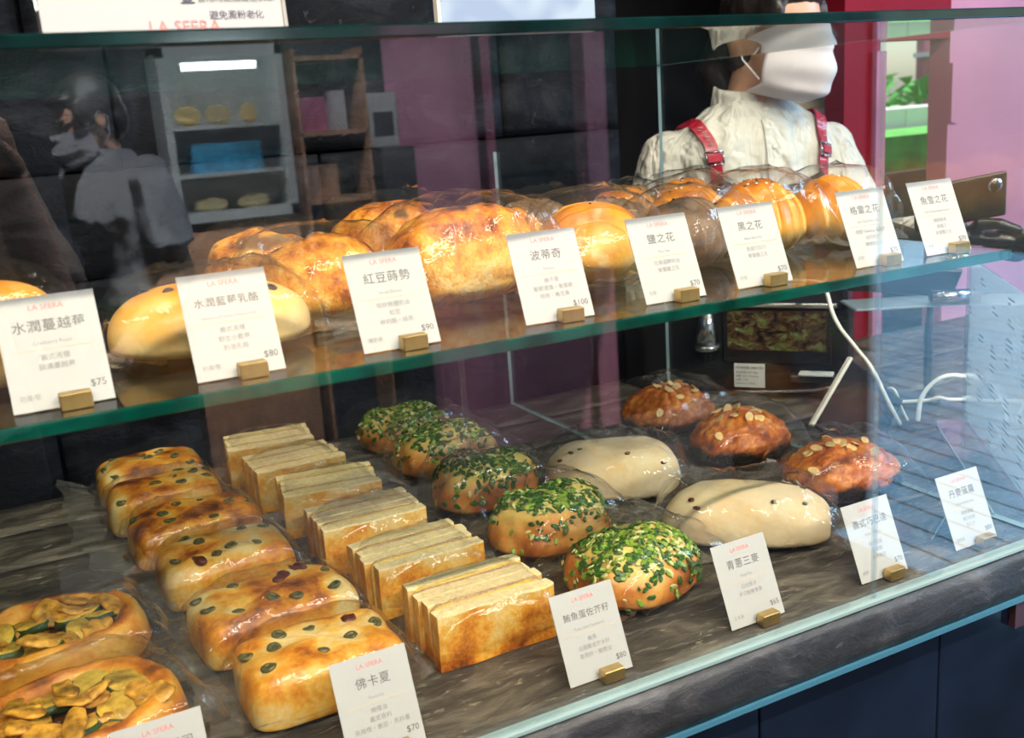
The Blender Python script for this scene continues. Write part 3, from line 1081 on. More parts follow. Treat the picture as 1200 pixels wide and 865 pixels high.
def scallion_bun(loc, rz, label, seed, dark=0.5, size=(0.074, 0.066, 0.047), lumpy=1.0):
    t = thing('wrapped_scallion_bun', label, 'bread', loc, rz, 'wrapped scallion buns')
    rg = random.Random(seed)
    a, b, c = size
    V, F, P = blob_grid(a, b, c, 0.85, 0.9, 0.3, 72, 32)
    col = []
    for v in V:
        d = v.normalized()
        n = fbm(v, 20, seed, 4)
        crk = max(0.0, 1 - abs(nz(v, 17, seed + 11)) * 9) * (v.z < c * 0.95)
        v += d * (0.007 * n + 0.008 * nz(v, 16, seed + 4) - 0.004 * crk) * lumpy * min(1, v.z / 0.015)
        top = max(0, min(1, (v.z / (c * 1.25) - 0.60) * 3.2 + 1.0 * nz(v, 22, seed + 7)))
        bk = 0.58 + 0.6 * nz(v, 26, seed + 2) - 0.2 * (v.z < 0.008)
        col.append((max(0, min(1, bk)), 0, 0.8 * top))
    lf = mk('bun', V, F, M['scallion'], t, True, col=col)
    me = lf.data
    bt = BVHTree.FromPolygons([v.co for v in me.vertices], [p.vertices for p in me.polygons])
    mb = MB()
    cnt = 0
    tries = 0
    while cnt < 680 and tries < 4000:
        tries += 1
        x, y = rg.uniform(-a, a), rg.uniform(-b, b)
        q = (x / a) ** 2 + (y / b) ** 2
        side = tries % 13 == 0
        if q > 0.93:
            continue
        if rg.random() > 0.42 + 1.3 * nz((x, y, 0), 24, seed + 7) + 0.62 * (1 - q):
            continue
        hit = bt.ray_cast(Vector((x, y, 0.2)), Vector((0, 0, -1)))
        if side:
            an = rg.uniform(0, 6.28)
            hit = bt.ray_cast(Vector((cos(an) * .2, sin(an) * .2, rg.uniform(.006, .04))), Vector((-cos(an), -sin(an), 0.02)))
        if hit[0] is None:
            continue
        p, n = hit[0], hit[1]
        fl = rg.random()
        m = 0 if fl < dark else (1 if fl < 0.86 else 2)
        r = rg.uniform(0.0026, 0.0062)
        rot = n.to_track_quat('Z', 'Y').to_matrix() @ Matrix.Rotation(rg.uniform(0, 6.28), 3, 'Z') @ Matrix.Rotation(rg.uniform(-.6, .6), 3, 'X')
        base = p + n * (0.0006 + 0.0012 * rg.random())
        k = 6
        Vv = [base + rot @ Vector((r * cos(2 * pi * i / k) * rg.uniform(.8, 1.2), r * 0.62 * sin(2 * pi * i / k) * rg.uniform(.8, 1.2), 0.0003)) for i in range(k)]
        Vv += [base + rot @ Vector((r * .7 * cos(2 * pi * i / k), r * 0.45 * sin(2 * pi * i / k), 0.0014)) for i in range(k)]
        mb.add(Vv, [tuple(range(k, 2 * k))] + [(i, (i + 1) % k, k + (i + 1) % k, k + i) for i in range(k)], m)
        cnt += 1
    tp = mb.build('scallion_topping', [M['green_dark'], M['green_light'], M['green_pale']], t, False)
    tp['kind'] = 'stuff'
    bag(t, a * 2 + 0.022, b * 2 + 0.018, c * 1.3 + 0.016, seed, (0.034, 0.026), 1.25)
    return t


def ciabatta(loc, rz, label, seed, size=(0.096, 0.055, 0.046), fin=(0.03, 0.02)):
    t = thing('wrapped_ciabatta', label, 'bread', loc, rz, 'wrapped pale ciabattas')
    rg = random.Random(seed)
    a, b, c = size
    V, F, P = blob_grid(a, b, c, 0.72, 0.72, 0.28, 72, 30)
    col = []
    for v in V:
        v += v.normalized() * (0.005 * nz(v, 14, seed) + 0.0030 * nz(v, 38, seed + 2)) + Vector((0, 0.002 * sin(v.x * 14 + seed), 0))
        col.append((max(0, min(1, 0.18 + 0.35 * nz(v, 18, seed + 3) + 0.5 * max(0, -v.x / a - 0.75) + (0.4 if v.z < 0.008 else 0))), 0))
    lf = mk('loaf', V, F, M['pale'], t, True, col=col)
    for k in range(5):
        x, y = rg.uniform(-a * .75, a * .75), rg.uniform(-b * .7, b * .5)
        z = top_z(V, x, y)
        V2, F2, _ = blob_grid(rg.uniform(.0035, .0055), rg.uniform(.003, .004), .0022, 0.8, 0.8, 0.5, 12, 6)
        mk('olive_bit' if k % 3 else 'tomato_bit', V2, F2, M['olive' if k % 3 else 'tomato'], lf, True, loc=(x, y, z - 0.0016), rot=(0, 0, rg.uniform(0, 3)))
    bag(t, a * 2 + 0.026, b * 2 + 0.020, c * 1.28 + 0.012, seed, fin, 1.5)
    return t


def melon_bun(loc, rz, label, seed, size=(0.074, 0.066, 0.052)):
    t = thing('wrapped_almond_bun', label, 'bread', loc, rz, 'wrapped almond buns')
    rg = random.Random(seed)
    a, b, c = size
    V, F, P = blob_grid(a, b, c, 0.92, 0.95, 0.32, 96, 44)
    col = []
    for v in V:
        d = v.normalized()
        ds, _ = noise.voronoi(Vector((v.x * 70 + seed, v.y * 70, v.z * 70)))
        crack = min(1, (ds[1] - ds[0]) * 3.0)
        rim = max(0, min(1, (0.031 + 0.006 * nz(v, 60, seed) - v.z) / 0.005))
        v += d * ((0.0036 * crack - 0.001) * (1 - rim) + 0.004 * nz(v, 18, seed))
        bk = 0.42 + 0.4 * nz(v, 34, seed + 3) + 0.28 * (1 - crack)
        col.append((max(0, min(1, bk)), rim))
    lf = mk('bun', V, F, M['melon'], t, True, col=col)
    bt = BVHTree.FromPolygons([v.co for v in lf.data.vertices], [p.vertices for p in lf.data.polygons])
    for k in range(13):
        an, rr = rg.uniform(0, 6.28), rg.uniform(0.0, 0.50) ** 0.7
        x, y = a * rr * cos(an), b * rr * sin(an)
        if k == 12:
            x, y = -a * 0.66, -b * 0.55
        h = bt.ray_cast(Vector((x, y, 0.2)), Vector((0, 0, -1)))
        if h[0] is None:
            continue
        Vp, Fp = flake_plate((0, 0, 0), rg.uniform(0.0052, 0.0068), rg, tilt=0.18)
        o = mk('almond_slice', Vp, Fp, M['almond'], lf, False, loc=h[0] + h[1] * 0.0016)
        o.rotation_euler = h[1].to_track_quat('Z', 'Y').to_euler()
    mb = MB()
    for k in range(900):
        an = rg.uniform(0, 6.28)
        i = rg.randrange(len(V))
        v = V[i]
        if v.z > 0.033 or v.z < 0.004:
            continue
        mb.ell(v * 1.004, (0.0012, 0.0012, 0.0010), 5, 3)
    sd = mb.build('poppy_seeds', M['poppy'], lf, True)
    sd['kind'] = 'stuff'
    bag(t, a * 2 + 0.024, b * 2 + 0.018, c * 1.32 + 0.014, seed, (0.024, 0.004), 1.1)
    return t


def vegetable_bread(loc, rz, label, seed, R=(0.092, 0.078)):
    t = thing('wrapped_zucchini_bread', label, 'bread', loc, rz, 'wrapped zucchini breads')
    rg = random.Random(seed)
    nr, nu = 26, 72
    V, F, col = [], [], []

    def prof(r):
        rim = exp(-((r - 0.80) / 0.17) ** 2)
        return 0.020 + 0.024 * rim if r < 0.8 else 0.044 * sqrt(max(0, 1 - ((r - 0.80) / 0.205) ** 2))
    for i in range(nr + 1):
        r = 0.02 + 0.98 * i / nr
        for j in range(nu):
            th = 2 * pi * j / nu
            p = Vector((R[0] * r * cos(th), R[1] * r * sin(th), prof(r)))
            n = nz(p, 22, seed)
            if i < nr:
                p.z += 0.006 * n + 0.003 * nz(p, 60, seed)
            V.append(p)
            col.append((max(0, min(1, 0.46 + 0.42 * nz(p, 26, seed + 2) + 0.25 * (r < .65) + 0.25 * (abs(r - .78) < .08))), 0))
    for i in range(nr):
        for j in range(nu):
            F.append((i * nu + j, i * nu + (j + 1) % nu, (i + 1) * nu + (j + 1) % nu, (i + 1) * nu + j))
    F.append(tuple(range(nu))[::-1])
    b = len(V)
    for j in range(nu):
        V.append(Vector((V[nr * nu + j].x * .93, V[nr * nu + j].y * .93, 0)))
        col.append((0.7, 0))
    for j in range(nu):
        F.append((nr * nu + j, nr * nu + (j + 1) % nu, b + (j + 1) % nu, b + j))
    F.append(tuple(b + j for j in range(nu))[::-1])
    for v in V:
        v.z = max(v.z, 0.0)
    lf = mk('loaf', V, F, M['pizza'], t, True, col=col)
    spots = [(-.045, -.006), (-.012, .030), (.030, .022), (-.014, -.030), (.030, -.022), (.050, .004), (-.045, .026)]
    for k, (x, y) in enumerate(spots):
        n = 20
        r = rg.uniform(0.021, 0.026)
        Vz, Fz, mi = [], [], []
        for zz, rr in ((0, r), (0.004, r * 1.02), (0.007, r * 0.93)):
            for q in range(n):
                an = 2 * pi * q / n
                w = 1 + 0.05 * sin(an * 3 + k)
                Vz.append(Vector((rr * w * cos(an), rr * w * .82 * sin(an), zz + 0.0025 * nz((rr * cos(an), rr * sin(an), k), 70, seed))))
        Vz.append(Vector((0, 0, 0.0075)))
        for l in range(2):
            for q in range(n):
                Fz.append((l * n + q, l * n + (q + 1) % n, (l + 1) * n + (q + 1) % n, (l + 1) * n + q))
                mi.append(1)
        for q in range(n):
            Fz.append((2 * n + q, 2 * n + (q + 1) % n, 3 * n))
            mi.append(0)
        Fz.append(tuple(range(n))[::-1])
        mi.append(1)
        mk('zucchini_slice', Vz, Fz, [M['zucchini'], M['zucchini_skin']], lf, True, mi, loc=(x, y, 0.027 + 0.002 * (k % 3)), rot=(rg.uniform(-.25, .25), rg.uniform(-.25, .25), rg.uniform(0, 6)))
    for k in range(26):
        x, y = rg.uniform(-.064, .064), rg.uniform(-.050, .050)
        V2, F2, _ = blob_grid(rg.uniform(.010, .024), rg.uniform(.008, .015), .0042, .8, .9, .3, 26, 10)
        V2 = [Vector((v.x * (1 + 0.34 * nz(v, 75, seed + k)), v.y * (1 + 0.34 * nz(v, 75, seed + k + 9)), v.z + 0.0022 * nz(v, 120, seed + k))) for v in V2]
        mk('cheese_patch', V2, F2, M['cheese'], lf, True, loc=(x, y, 0.0275 + 0.006 * (k % 3)), rot=(rg.uniform(-.3, .3), rg.uniform(-.3, .3), rg.uniform(0, 3)))
    bag(t, R[0] * 2 + 0.02, R[1] * 2 + 0.016, 0.066, seed, (0.03, 0.026), 1.2)
    return t


def salt_roll(loc, rz, label, seed, mat='roll', size=(0.072, 0.042), name='wrapped_salt_roll', grp='wrapped salt rolls', salt=True, fin=(0.03, 0.03), brown=0.0):
    """spindle roll with the spiral steps of rolled-up dough, lying along X"""
    t = thing(name, label, 'bread', loc, rz, grp)
    rg = random.Random(seed)
    L, R = size
    ni, nj = 64, 44
    V, F, col = [], [], []
    for i in range(ni + 1):
        u = -1 + 2 * i / ni
        base = max(0.02, (1 - abs(u) ** 2.3)) ** 0.62
        for j in range(nj):
            th = 2 * pi * j / nj
            s = abs(u) * 3.2 - (th / (2 * pi) if th < pi else 1 - th / (2 * pi)) * 0.5 + (0.2 if u > 0 else 0)
            step = s - math.floor(s)
            r = R * base * (1.0 + 0.11 * (0.5 - step))
            y, z = r * 1.08 * cos(th), r * sin(th)
            if z < 0:
                z *= 0.55
            p = Vector((u * L, y + 0.012 * (u * u), z + 0.55 * R * 0.95))
            p += Vector((0, 0, 0.0025 * nz(p, 30, seed)))
            if p.z < 0.0005:
                p.z = 0.0005
            V.append(p)
            hgt = p.z / (1.5 * R)
            bk = 0.12 + 0.62 * min(1, hgt * 1.1) - 0.32 * (step > 0.86) + 0.30 * nz(p, 26, seed + 2) + brown
            col.append((max(0, min(1, bk)), 0.9 if (mat == 'cocoa' and step > 0.93 and nz(p, 90, seed) > 0.1) else 0))
    for i in range(ni):
        for j in range(nj):
            F.append((i * nj + j, i * nj + (j + 1) % nj, (i + 1) * nj + (j + 1) % nj, (i + 1) * nj + j))
    F.append(tuple(range(nj))[::-1])
    F.append(tuple(ni * nj + j for j in range(nj)))
    lf = mk('roll', V, F, M[mat], t, True, col=col)
    if salt:
        for k in range(10):
            x, y = rg.gauss(0, 0.012), rg.gauss(0, 0.008)
            V2, F2, _ = blob_grid(.0016, .0014, .0012, .5, .5, .6, 8, 4)
            mk('salt_grain' if mat != 'cocoa' else 'cocoa_nib', V2, F2, M['poppy' if mat == 'cocoa' or k % 2 else 'white'], lf, True, loc=(x, y, top_z(V, x, y) - 0.0002))
    bag(t, L * 2 + 0.018, R * 2.16 + 0.022, R * 1.55 + 0.012, seed, fin, 1.15)
    return t


def rustic_bun(loc, rz, label, seed, size=(0.066, 0.056, 0.050), fin=(0.03, 0.03), brown=0.05, e=(0.85, 0.9), name='wrapped_rustic_bun', grp='wrapped rustic buns'):
    t = thing(name, label, 'bread', loc, rz, grp)
    rg = random.Random(seed)
    a, b, c = size
    V, F, P = blob_grid(a, b, c, e[0], e[1], 0.34, 84, 38)
    col = []
    for v in V:
        d = v.normalized()
        hgt = min(1, v.z / (c * 1.3))
        rid = 1 - abs(nz(v, 20, seed + 4)) * 2.4
        v += d * (0.005 * fbm(v, 24, seed, 4) * min(1, v.z / .015) + 0.007 * max(0, rid) * max(0, hgt - 0.62) * 2)
        bk = 0.20 + 0.42 * hgt + 0.42 * fbm(v, 32, seed + 2, 3) + brown
        dk = 0.75 if (hgt > 0.84 and nz(v, 34, seed + 4) > 0.22) else 0
        col.append((max(0, min(1, bk)), dk))
    mk('bun', V, F, M['rustic'], t, True, col=col)
    bag(t, a * 2 + 0.022, b * 2 + 0.020, c * 1.34 + 0.014, seed, fin, 1.2)
    return t


def berry_loaf(loc, rz, label, seed, size, berries, mat='berry', fin=(0.03, 0.045), brown=0.0):
    t = thing('wrapped_berry_loaf', label, 'bread', loc, rz, 'wrapped soft berry loaves')
    a, b, c = size
    V, F, P = blob_grid(a, b, c, 0.85, 0.8, 0.34, 80, 34)
    col = []
    for v in V:
        hgt = min(1, v.z / (c * 1.3))
        v += v.normalized() * 0.003 * nz(v, 20, seed)
        bk = -0.05 + 0.72 * max(0, hgt - 0.25) + 0.25 * nz(v, 20, seed + 2) + brown + (0.5 if v.z < 0.006 else 0)
        for s in berries:
            g = exp(-((v.x - s[0]) ** 2 + (v.y - s[1]) ** 2) / 0.007 ** 2)
            if v.z > c * .6:
                v.z -= 0.002 * g
        col.append((max(0, min(1, bk)), 0))
    lf = mk('loaf', V, F, M['roll'], t, True, col=col)
    for s in berries:
        V2, F2, _ = blob_grid(.0062, .0050, .0030, .9, .9, .5, 14, 7)
        V2 = [v * (1 + 0.2 * nz(v, 180, seed)) for v in V2]
        mk('berry', V2, F2, M['blueberry'], lf, True, loc=(s[0], s[1], top_z(V, s[0], s[1]) - 0.0018), rot=(0.3, 0, 0.5))
    bag(t, a * 2 + 0.02, b * 2 + 0.018, c * 1.34 + 0.012, seed, fin, 1.1)
    return t


# --- lower deck: six focaccias from the back to the front
FOC = [((0.166, 1.512), 0.02, 'olive focaccia in cellophane at the far back end of the focaccia column', 1, 0.02, 0),
       ((0.166, 1.388), -0.03, 'olive focaccia in cellophane, second from the back in the focaccia column', 2, 0.10, 0),
       ((0.180, 1.262), 0.06, 'darkest browned olive focaccia in cellophane, third from the back of its column', 3, 0.24, 0),
       ((0.188, 1.126), 0.03, 'olive focaccia with one dark tomato piece, third from the front of its column', 4, -0.02, 1),
       ((0.203, 0.975), 0.05, 'olive focaccia with dried tomato just behind the frontmost focaccia', 5, 0.02, 2),
       ((0.211, 0.846), 0.00, 'frontmost olive focaccia in cellophane behind the seventy dollar focaccia card', 6, -0.03, 1)]
for (xy, rz, lab, sd, br, ch) in FOC:
    sz = (0.073, 0.052, 0.046)
    if sd == 5:
        sz = (0.080, 0.051, 0.045)
    if sd == 3:
        sz = (0.077, 0.052, 0.045)
    focaccia((*xy, 0.0002), rz, lab, sd, br, ch, sz, (0.040 if sd < 4 else 0.028, 0.012))

SAN = [((0.333, 1.480), -0.12, 'cut sandwich in cellophane at the far back end of the sandwich column', 11),
       ((0.338, 1.366), 0.03, 'cut sandwich in cellophane, second from the back of the sandwich column', 12),
       ((0.350, 1.243), -0.14, 'skewed cut sandwich in cellophane, third from the back of the sandwich column', 13),
       ((0.354, 1.112), -0.02, 'cut sandwich in cellophane, third from the front of the sandwich column', 14),
       ((0.362, 0.980), 0.02, 'cut sandwich in cellophane just behind the frontmost sandwich', 15),
       ((0.375, 0.850), 0.00, 'frontmost cut sandwich in cellophane behind the tuna sandwich card', 16)]
for xy, rz, lab, sd in SAN:
    sandwich((*xy, 0.0002), rz, lab, sd)

SCB = [((0.548, 1.475), 0.2, 'scallion bun in cellophane at the far back end of its column', 21, 0.45),
       ((0.552, 1.335), 0.0, 'bright green scallion bun, second from the back of its column', 22, 0.6),
       ((0.540, 1.172), -0.25, 'darkest green scallion bun, in the middle of its column', 23, 0.72),
       ((0.545, 1.012), 0.1, 'scallion bun in cellophane just behind the frontmost scallion bun', 24, 0.62),
       ((0.557, 0.850), 0.15, 'frontmost scallion bun with an orange cracked side, left of the scallion card', 25, 0.5)]
for xy, rz, lab, sd, dk in SCB:
    scallion_bun((*xy, 0.0002), rz, lab, sd, dk, size=(0.074, 0.066, 0.047) if sd != 23 else (0.072, 0.062, 0.050))

ciabatta((0.700, 1.110, 0.0002), -0.62, 'pale ciabatta with three dark bits, rear one of the two ciabattas', 31, (0.090, 0.062, 0.050))
ciabatta((0.740, 0.888, 0.0002), -0.72, 'pale ciabatta nearer the front glass, left of the ciabatta card', 32, (0.096, 0.056, 0.046), (0.030, 0.014))
melon_bun((0.908, 1.272, 0.0002), 0.1, 'almond bun in cellophane at the back, farthest from the front glass', 41)
melon_bun((0.905, 1.100, 0.0002), -0.2, 'almond bun in cellophane, middle one of the three', 42, (0.072, 0.064, 0.052))
melon_bun((0.917, 0.918, 0.0002), -0.35, 'almond bun nearest the front glass, beside the ciabatta card', 43, (0.074, 0.060, 0.050))
vegetable_bread((0.000, 1.045, 0.0002), 0.1, 'round zucchini bread in cellophane, farther one at the left edge', 51)
vegetable_bread((0.006, 0.876, 0.0002), 0.25, 'round zucchini bread in cellophane, nearest the camera at lower left', 52)

# --- upper shelf
Z = SH + 0.0003
berry_loaf((-0.020, 0.880, Z), 0.0, 'orange topped loaf at the left end of the shelf, behind the cranberry card', 61, (0.078, 0.058, 0.062), [], fin=(0.03, 0.02), brown=0.16)
berry_loaf((0.163, 0.880, Z), -0.08, 'oval loaf with dark blueberries behind the blueberry card', 62, (0.082, 0.058, 0.044), [(-0.030, -0.012), (-0.048, 0.012), (0.02, 0.02), (0.05, -0.02), (-0.01, -0.035)], fin=(0.022, 0.055))
rustic_bun((0.288, 0.962, Z), 0.3, 'golden rustic bun between the blueberry card and the red bean card', 63, (0.066, 0.062, 0.055), (0.02, 0.02), 0.08)
rustic_bun((0.272, 1.110, Z), 0.1, 'golden rustic bun in a loose bag at the back, left end of the rear row', 64, (0.068, 0.056, 0.052), (0.045, 0.02), 0.0)
rustic_bun((0.440, 1.175, Z), 0.2, 'orange rustic bun with a dark cracked top, second in the rear row', 65, (0.076, 0.058, 0.060), (0.05, 0.04), 0.16)
rustic_bun((0.424, 0.935, Z), 0.15, 'large orange rustic bun between the red bean card and the next card', 66, (0.086, 0.062, 0.066), (0.02, 0.03), 0.02)
salt_roll((0.560, 1.105, Z), 0.25, 'golden salt roll behind the card with the hundred dollar price', 67, 'roll', (0.060, 0.044))
salt_roll((0.572, 0.925, Z), 1.2, 'golden salt roll right of the hundred dollar card, near the shelf edge', 68, 'roll', (0.074, 0.052), brown=-0.04)
salt_roll((0.655, 1.210, Z), 0.15, 'brown cocoa roll at the back, left end of the cocoa rolls', 69, 'cocoa', (0.068, 0.042), 'wrapped_cocoa_roll', 'wrapped cocoa rolls', brown=-0.25)
salt_roll((0.688, 1.075, Z), -0.15, 'brown cocoa roll with a dark seam in the middle of the shelf', 70, 'cocoa', (0.068, 0.044), 'wrapped_cocoa_roll', 'wrapped cocoa rolls', brown=-0.05)
salt_roll((0.692, 0.925, Z), 0.25, 'dark cocoa roll between the two salt flower cards near the shelf edge', 71, 'cocoa', (0.062, 0.047), 'wrapped_cocoa_roll', 'wrapped cocoa rolls', brown=0.05)
salt_roll((0.796, 1.205, Z), 0.1, 'golden salt roll in the rear row, in front of the sleeve of the assistant', 72, 'roll', (0.060, 0.042))
salt_roll((0.908, 1.210, Z), 0.1, 'golden salt roll at the far back, second from the right in the rear row', 73, 'roll', (0.052, 0.044), fin=(0.02, 0.008))
salt_roll((0.812, 1.075, Z), 0.15, 'golden salt roll in the middle row, above the dark cocoa roll', 74, 'roll', (0.058, 0.046))
salt_roll((0.808, 0.940, Z), -0.2, 'golden salt roll with dark crumbs between the third and second card from the right', 75, 'roll', (0.060, 0.051), fin=(0.02, 0.02), brown=0.0)
salt_roll((0.912, 1.065, Z), 0.1, 'golden salt roll in the middle row beneath the apron bib', 76, 'roll', (0.050, 0.046), fin=(0.015, 0.008))
salt_roll((0.913, 0.930, Z), -0.1, 'golden salt roll at the right end of the shelf, between the last two cards', 77, 'roll', (0.046, 0.050), fin=(0.015, 0.008))


# ------------------------------------------------------------------ price cards
def price_card(x, y, z, rz, label, title, english, lines, price, code='', tilt=0.40, w=0.066, h=0.081, full=True):
    t = thing('price_card', label, 'price card', (x, y, z), rz, 'price cards')
    R3 = (-tilt, 0, 0)
    # local frame of the sheet: origin at its lower edge
    lf = (0, 0.0035, 0.0008)
    MB().box(-w / 2, w / 2, 0, 0.0006, 0, h).build('card', M['paper'], t, loc=lf, rot=R3)
    e = -0.0002
    a = add_text(MB(), 'LA SFERA', 0.0056, 0, e, h * 0.875)
    a.build('brand_lettering', M['red_ink'], t, loc=lf, rot=R3)
    ts = min(0.0098, 0.047 / max(1, len(title)))
    a = add_text(MB(), title, ts, 0, e, h * 0.69, spacing=1.08)
    a.build('title_lettering', M['ink'], t, loc=lf, rot=R3)
    a = add_text(MB(), english, min(0.0038, 0.09 / max(8, len(english))), 0, e, h * 0.565)
    for k, l in enumerate(lines):
        add_text(a, l, 0.0048, 0, e, h * (0.43 - 0.085 * k))
    if code:
        add_text(a, code, 0.0042, -w * 0.42, e, h * 0.10, 'LEFT')
    a.build('detail_lettering', M['ink_soft'], t, loc=lf, rot=R3)
    a = add_text(MB(), price, 0.0072, w * 0.45, e, h * 0.135, 'RIGHT')
    a.build('price_lettering', M['ink'], t, loc=lf, rot=R3)
    MB().box(-w * .40, w * .40, -0.0003, 0, h * 0.52, h * 0.526).build('rule_line', M['gold_ink'], t, loc=lf, rot=R3)
    # brass block holding the sheet
    b = MB()
    b.prism([(-0.0105, -0.0085), (0.0105, -0.0085), (0.0105, 0.0028), (-0.0105, 0.0028)], 0, 0.0115)
    b.build('brass_holder', M['brass'], t, bevel=0.0006, seg=1, loc=(w * 0.10, 0.0, 0))
    b2 = MB().prism([(-0.0105, 0.0050 + 0.004), (0.0105, 0.0050 + 0.004), (0.0105, 0.0145), (-0.0105, 0.0145)], 0, 0.0095)
    b2.build('brass_holder', M['brass'], t, bevel=0.0006, seg=1, loc=(w * 0.10, 0.0, 0))
    return t


UP = [('cranberry price card, seventy-five dollars, leftmost on the glass shelf', '水潤蔓越莓', 'Cranberry Royal', ['義式液種', '調漬蔓越莓'], '$75', '奶蛋/堅'),
      ('blueberry cheese price card, eighty dollars, second from the left on the shelf', '水潤藍莓乳酪', 'Blueberry & Cream Cheese Royal', ['義式液種', '野生小藍莓', '奶油乳酪'], '$80', '奶蛋/堅'),
      ('red bean price card, ninety dollars, third from the left on the shelf', '紅豆蒔勢', 'Azuki Danos', ['發酵無鹽奶油', '紅豆', '鮮奶酪・焙茶'], '$90', '蛋奶素'),
      ('hundred dollar price card, fourth from the left on the shelf', '波蒂奇', 'Potizza', ['蜂千里', '葡萄酒漬・葡萄乾', '核桃・無花果'], '$100', ''),
      ('salt roll price card, seventy dollars, fifth from the left on the shelf', '鹽之花', 'Shio Pan', ['北海道鮮奶油', '單葉鹽之花'], '$70', '奶素'),
      ('cocoa roll price card, seventy dollars, third from the right on the shelf', '黑之花', 'Noir Shio Pan', ['苦甜巧克力', '單葉鹽之花'], '$70', '奶素'),
      ('tea roll price card, seventy dollars, second from the right on the shelf', '格雷之花', 'Earl Grey Shio Pan', ['英國 Twining 伯爵茶', '白巧克力', '單葉鹽之花'], '$70', '奶素'),
      ('rightmost price card on the glass shelf, seventy dollars, beside the phone', '魚雪之花', 'Shio Pan by Japanese Style', ['靜岡抹茶', '柑橘丁', '單葉鹽之花'], '$70', '奶素')]
UPX = [0.036, 0.159, 0.288, 0.434, 0.557, 0.662, 0.813, 0.914]
UPR = [0.02, 0.0, 0.0, -0.06, -0.02, -0.02, 0.0, -0.02]
for x, r, (lab, ti, en, li, pr, co) in zip(UPX, UPR, UP):
    price_card(x, 0.757, Z, r, lab, ti, en, li, pr, co)
LO = [('lowest price card at the bottom left edge, in front of the nearest zucchini bread', '櫛瓜佐起司', 'Zucchini Cheese', ['義式液種', '櫛瓜'], '$75', ''),
      ('focaccia price card, seventy dollars, in front of the frontmost focaccia', '佛卡夏', 'Focaccia', ['橄欖油', '義式香料', '黑橄欖・番茄・馬鈴薯'], '$70', '純素'),
      ('tuna sandwich price card, eighty dollars, in front of the frontmost sandwich', '鮪魚蛋佐芥籽', 'Tuna Salad Sandwich', ['鮪魚', '法國第戎芥末籽', '葡萄籽・橄欖油'], '$80', ''),
      ('scallion bun price card, sixty-five dollars, in front of the frontmost ciabatta', '青蔥三麥', 'Negi Pan', ['日式燕子', '手切新鮮青蔥'], '$65', '五辛素'),
      ('ciabatta price card, seventy dollars, second from the right on the slate', '義式巧巴達', 'Italian Ciabatta', ['義式烏龍', '黑橄欖', '油漬番茄'], '$70', '純素'),
      ('almond bun price card, eighty dollars, rightmost on the slate', '丹麥菠蘿', 'Danish Melon Pan', ['酥脆菠蘿', '蘭沙奶酥', '杏仁片'], '$80', '蛋奶素')]
LOX = [0.058, 0.226, 0.431, 0.612, 0.782, 0.922]
for x, (lab, ti, en, li, pr, co) in zip(LOX, LO):
    price_card(x, 0.714, 0.0003, 0.0, lab, ti, en, li, pr, co)


# ------------------------------------------------------------------ people
def lerp(a, b, t):
    return Vector(a) * (1 - t) + Vector(b) * t


def limb(mb, a, b, c, r, g=0.0, n=14):
    """tapered two-bone limb a-b-c with radii r = (start, mid1, joint, mid2, end)"""
    pts = [Vector(a), lerp(a, b, .35), lerp(a, b, .8), Vector(b), lerp(b, c, .25), lerp(b, c, .7), Vector(c)]
    rr = [r[0], r[1], r[2], r[2], r[3], (r[3] + r[4]) / 2, r[4]]
    mb.tube(pts, [q + g for q in rr], n)
    mb.ell(a, (r[0] + g,) * 3, 12, 8)
    mb.ell(b, (r[2] + g,) * 3, 12, 8)


def hand_mesh(mb, wrist, fwd, nrm, side, scale=1.0, curl=0.5, gap=1.0):
    """palm with five separate curled fingers; nrm points out of the back of the hand, side = +1 thumb on fwd x nrm"""
    f = Vector(fwd).normalized()
    n = Vector(nrm)
    n = (n - f * n.dot(f)).normalized()
    s = f.cross(n) * side
    w = Vector(wrist)
    k = scale
    mb.tube([w - f * .012 * k, w + f * .02 * k, w + f * .055 * k, w + f * .088 * k], [(.020 * k, .016 * k), (.026 * k, .015 * k), (.034 * k, .014 * k), (.034 * k, .011 * k)] if abs((f.cross(Vector((0, 0, 1)) if abs(f.z) < .9 else Vector((1, 0, 0)))).normalized().dot(s)) > 0.6 else [(.016 * k, .020 * k), (.015 * k, .026 * k), (.014 * k, .034 * k), (.011 * k, .034 * k)], 14)
    lens = (0.072, 0.080, 0.074, 0.058)
    for i in range(4):
        o = w + f * (.084 - .005 * abs(i - 1.3)) * k + s * ((1.5 - i) * .0185 * gap) * k
        L = lens[i] * k
        d = f.copy()
        pts = [o - f * .015 * k, o]
        ax = s
        for q, part in enumerate((.45, .32, .23)):
            rot = Matrix.Rotation((-1 if side > 0 else 1) * curl * (0.75 + 0.25 * q) * -1, 3, ax)
            d = rot @ d
            # curl towards the palm, away from nrm
            if d.dot(n) > 0.2 and q == 0:
                d = Matrix.Rotation(2 * curl * (-1 if side > 0 else 1), 3, ax) @ d
            pts.append(pts[-1] + d * L * part)
        mb.tube(pts, [.0092 * k, .0092 * k, .0086 * k, .0078 * k, .0062 * k], 9)
        mb.ell(pts[-1], (.0064 * k,) * 3, 8, 6)
    o = w + f * .022 * k + s * .026 * k
    pts = [o - s * .012 * k, o + (f * .4 + s * .9) * .012 * k, o + (f * .75 + s * .75) * .036 * k - n * .008 * k, o + (f * 1.0 + s * .5) * .056 * k - n * .018 * k]
    mb.tube(pts, [.012 * k, .0115 * k, .0098 * k, .0072 * k], 9)
    mb.ell(pts[-1], (.0074 * k,) * 3, 8, 6)


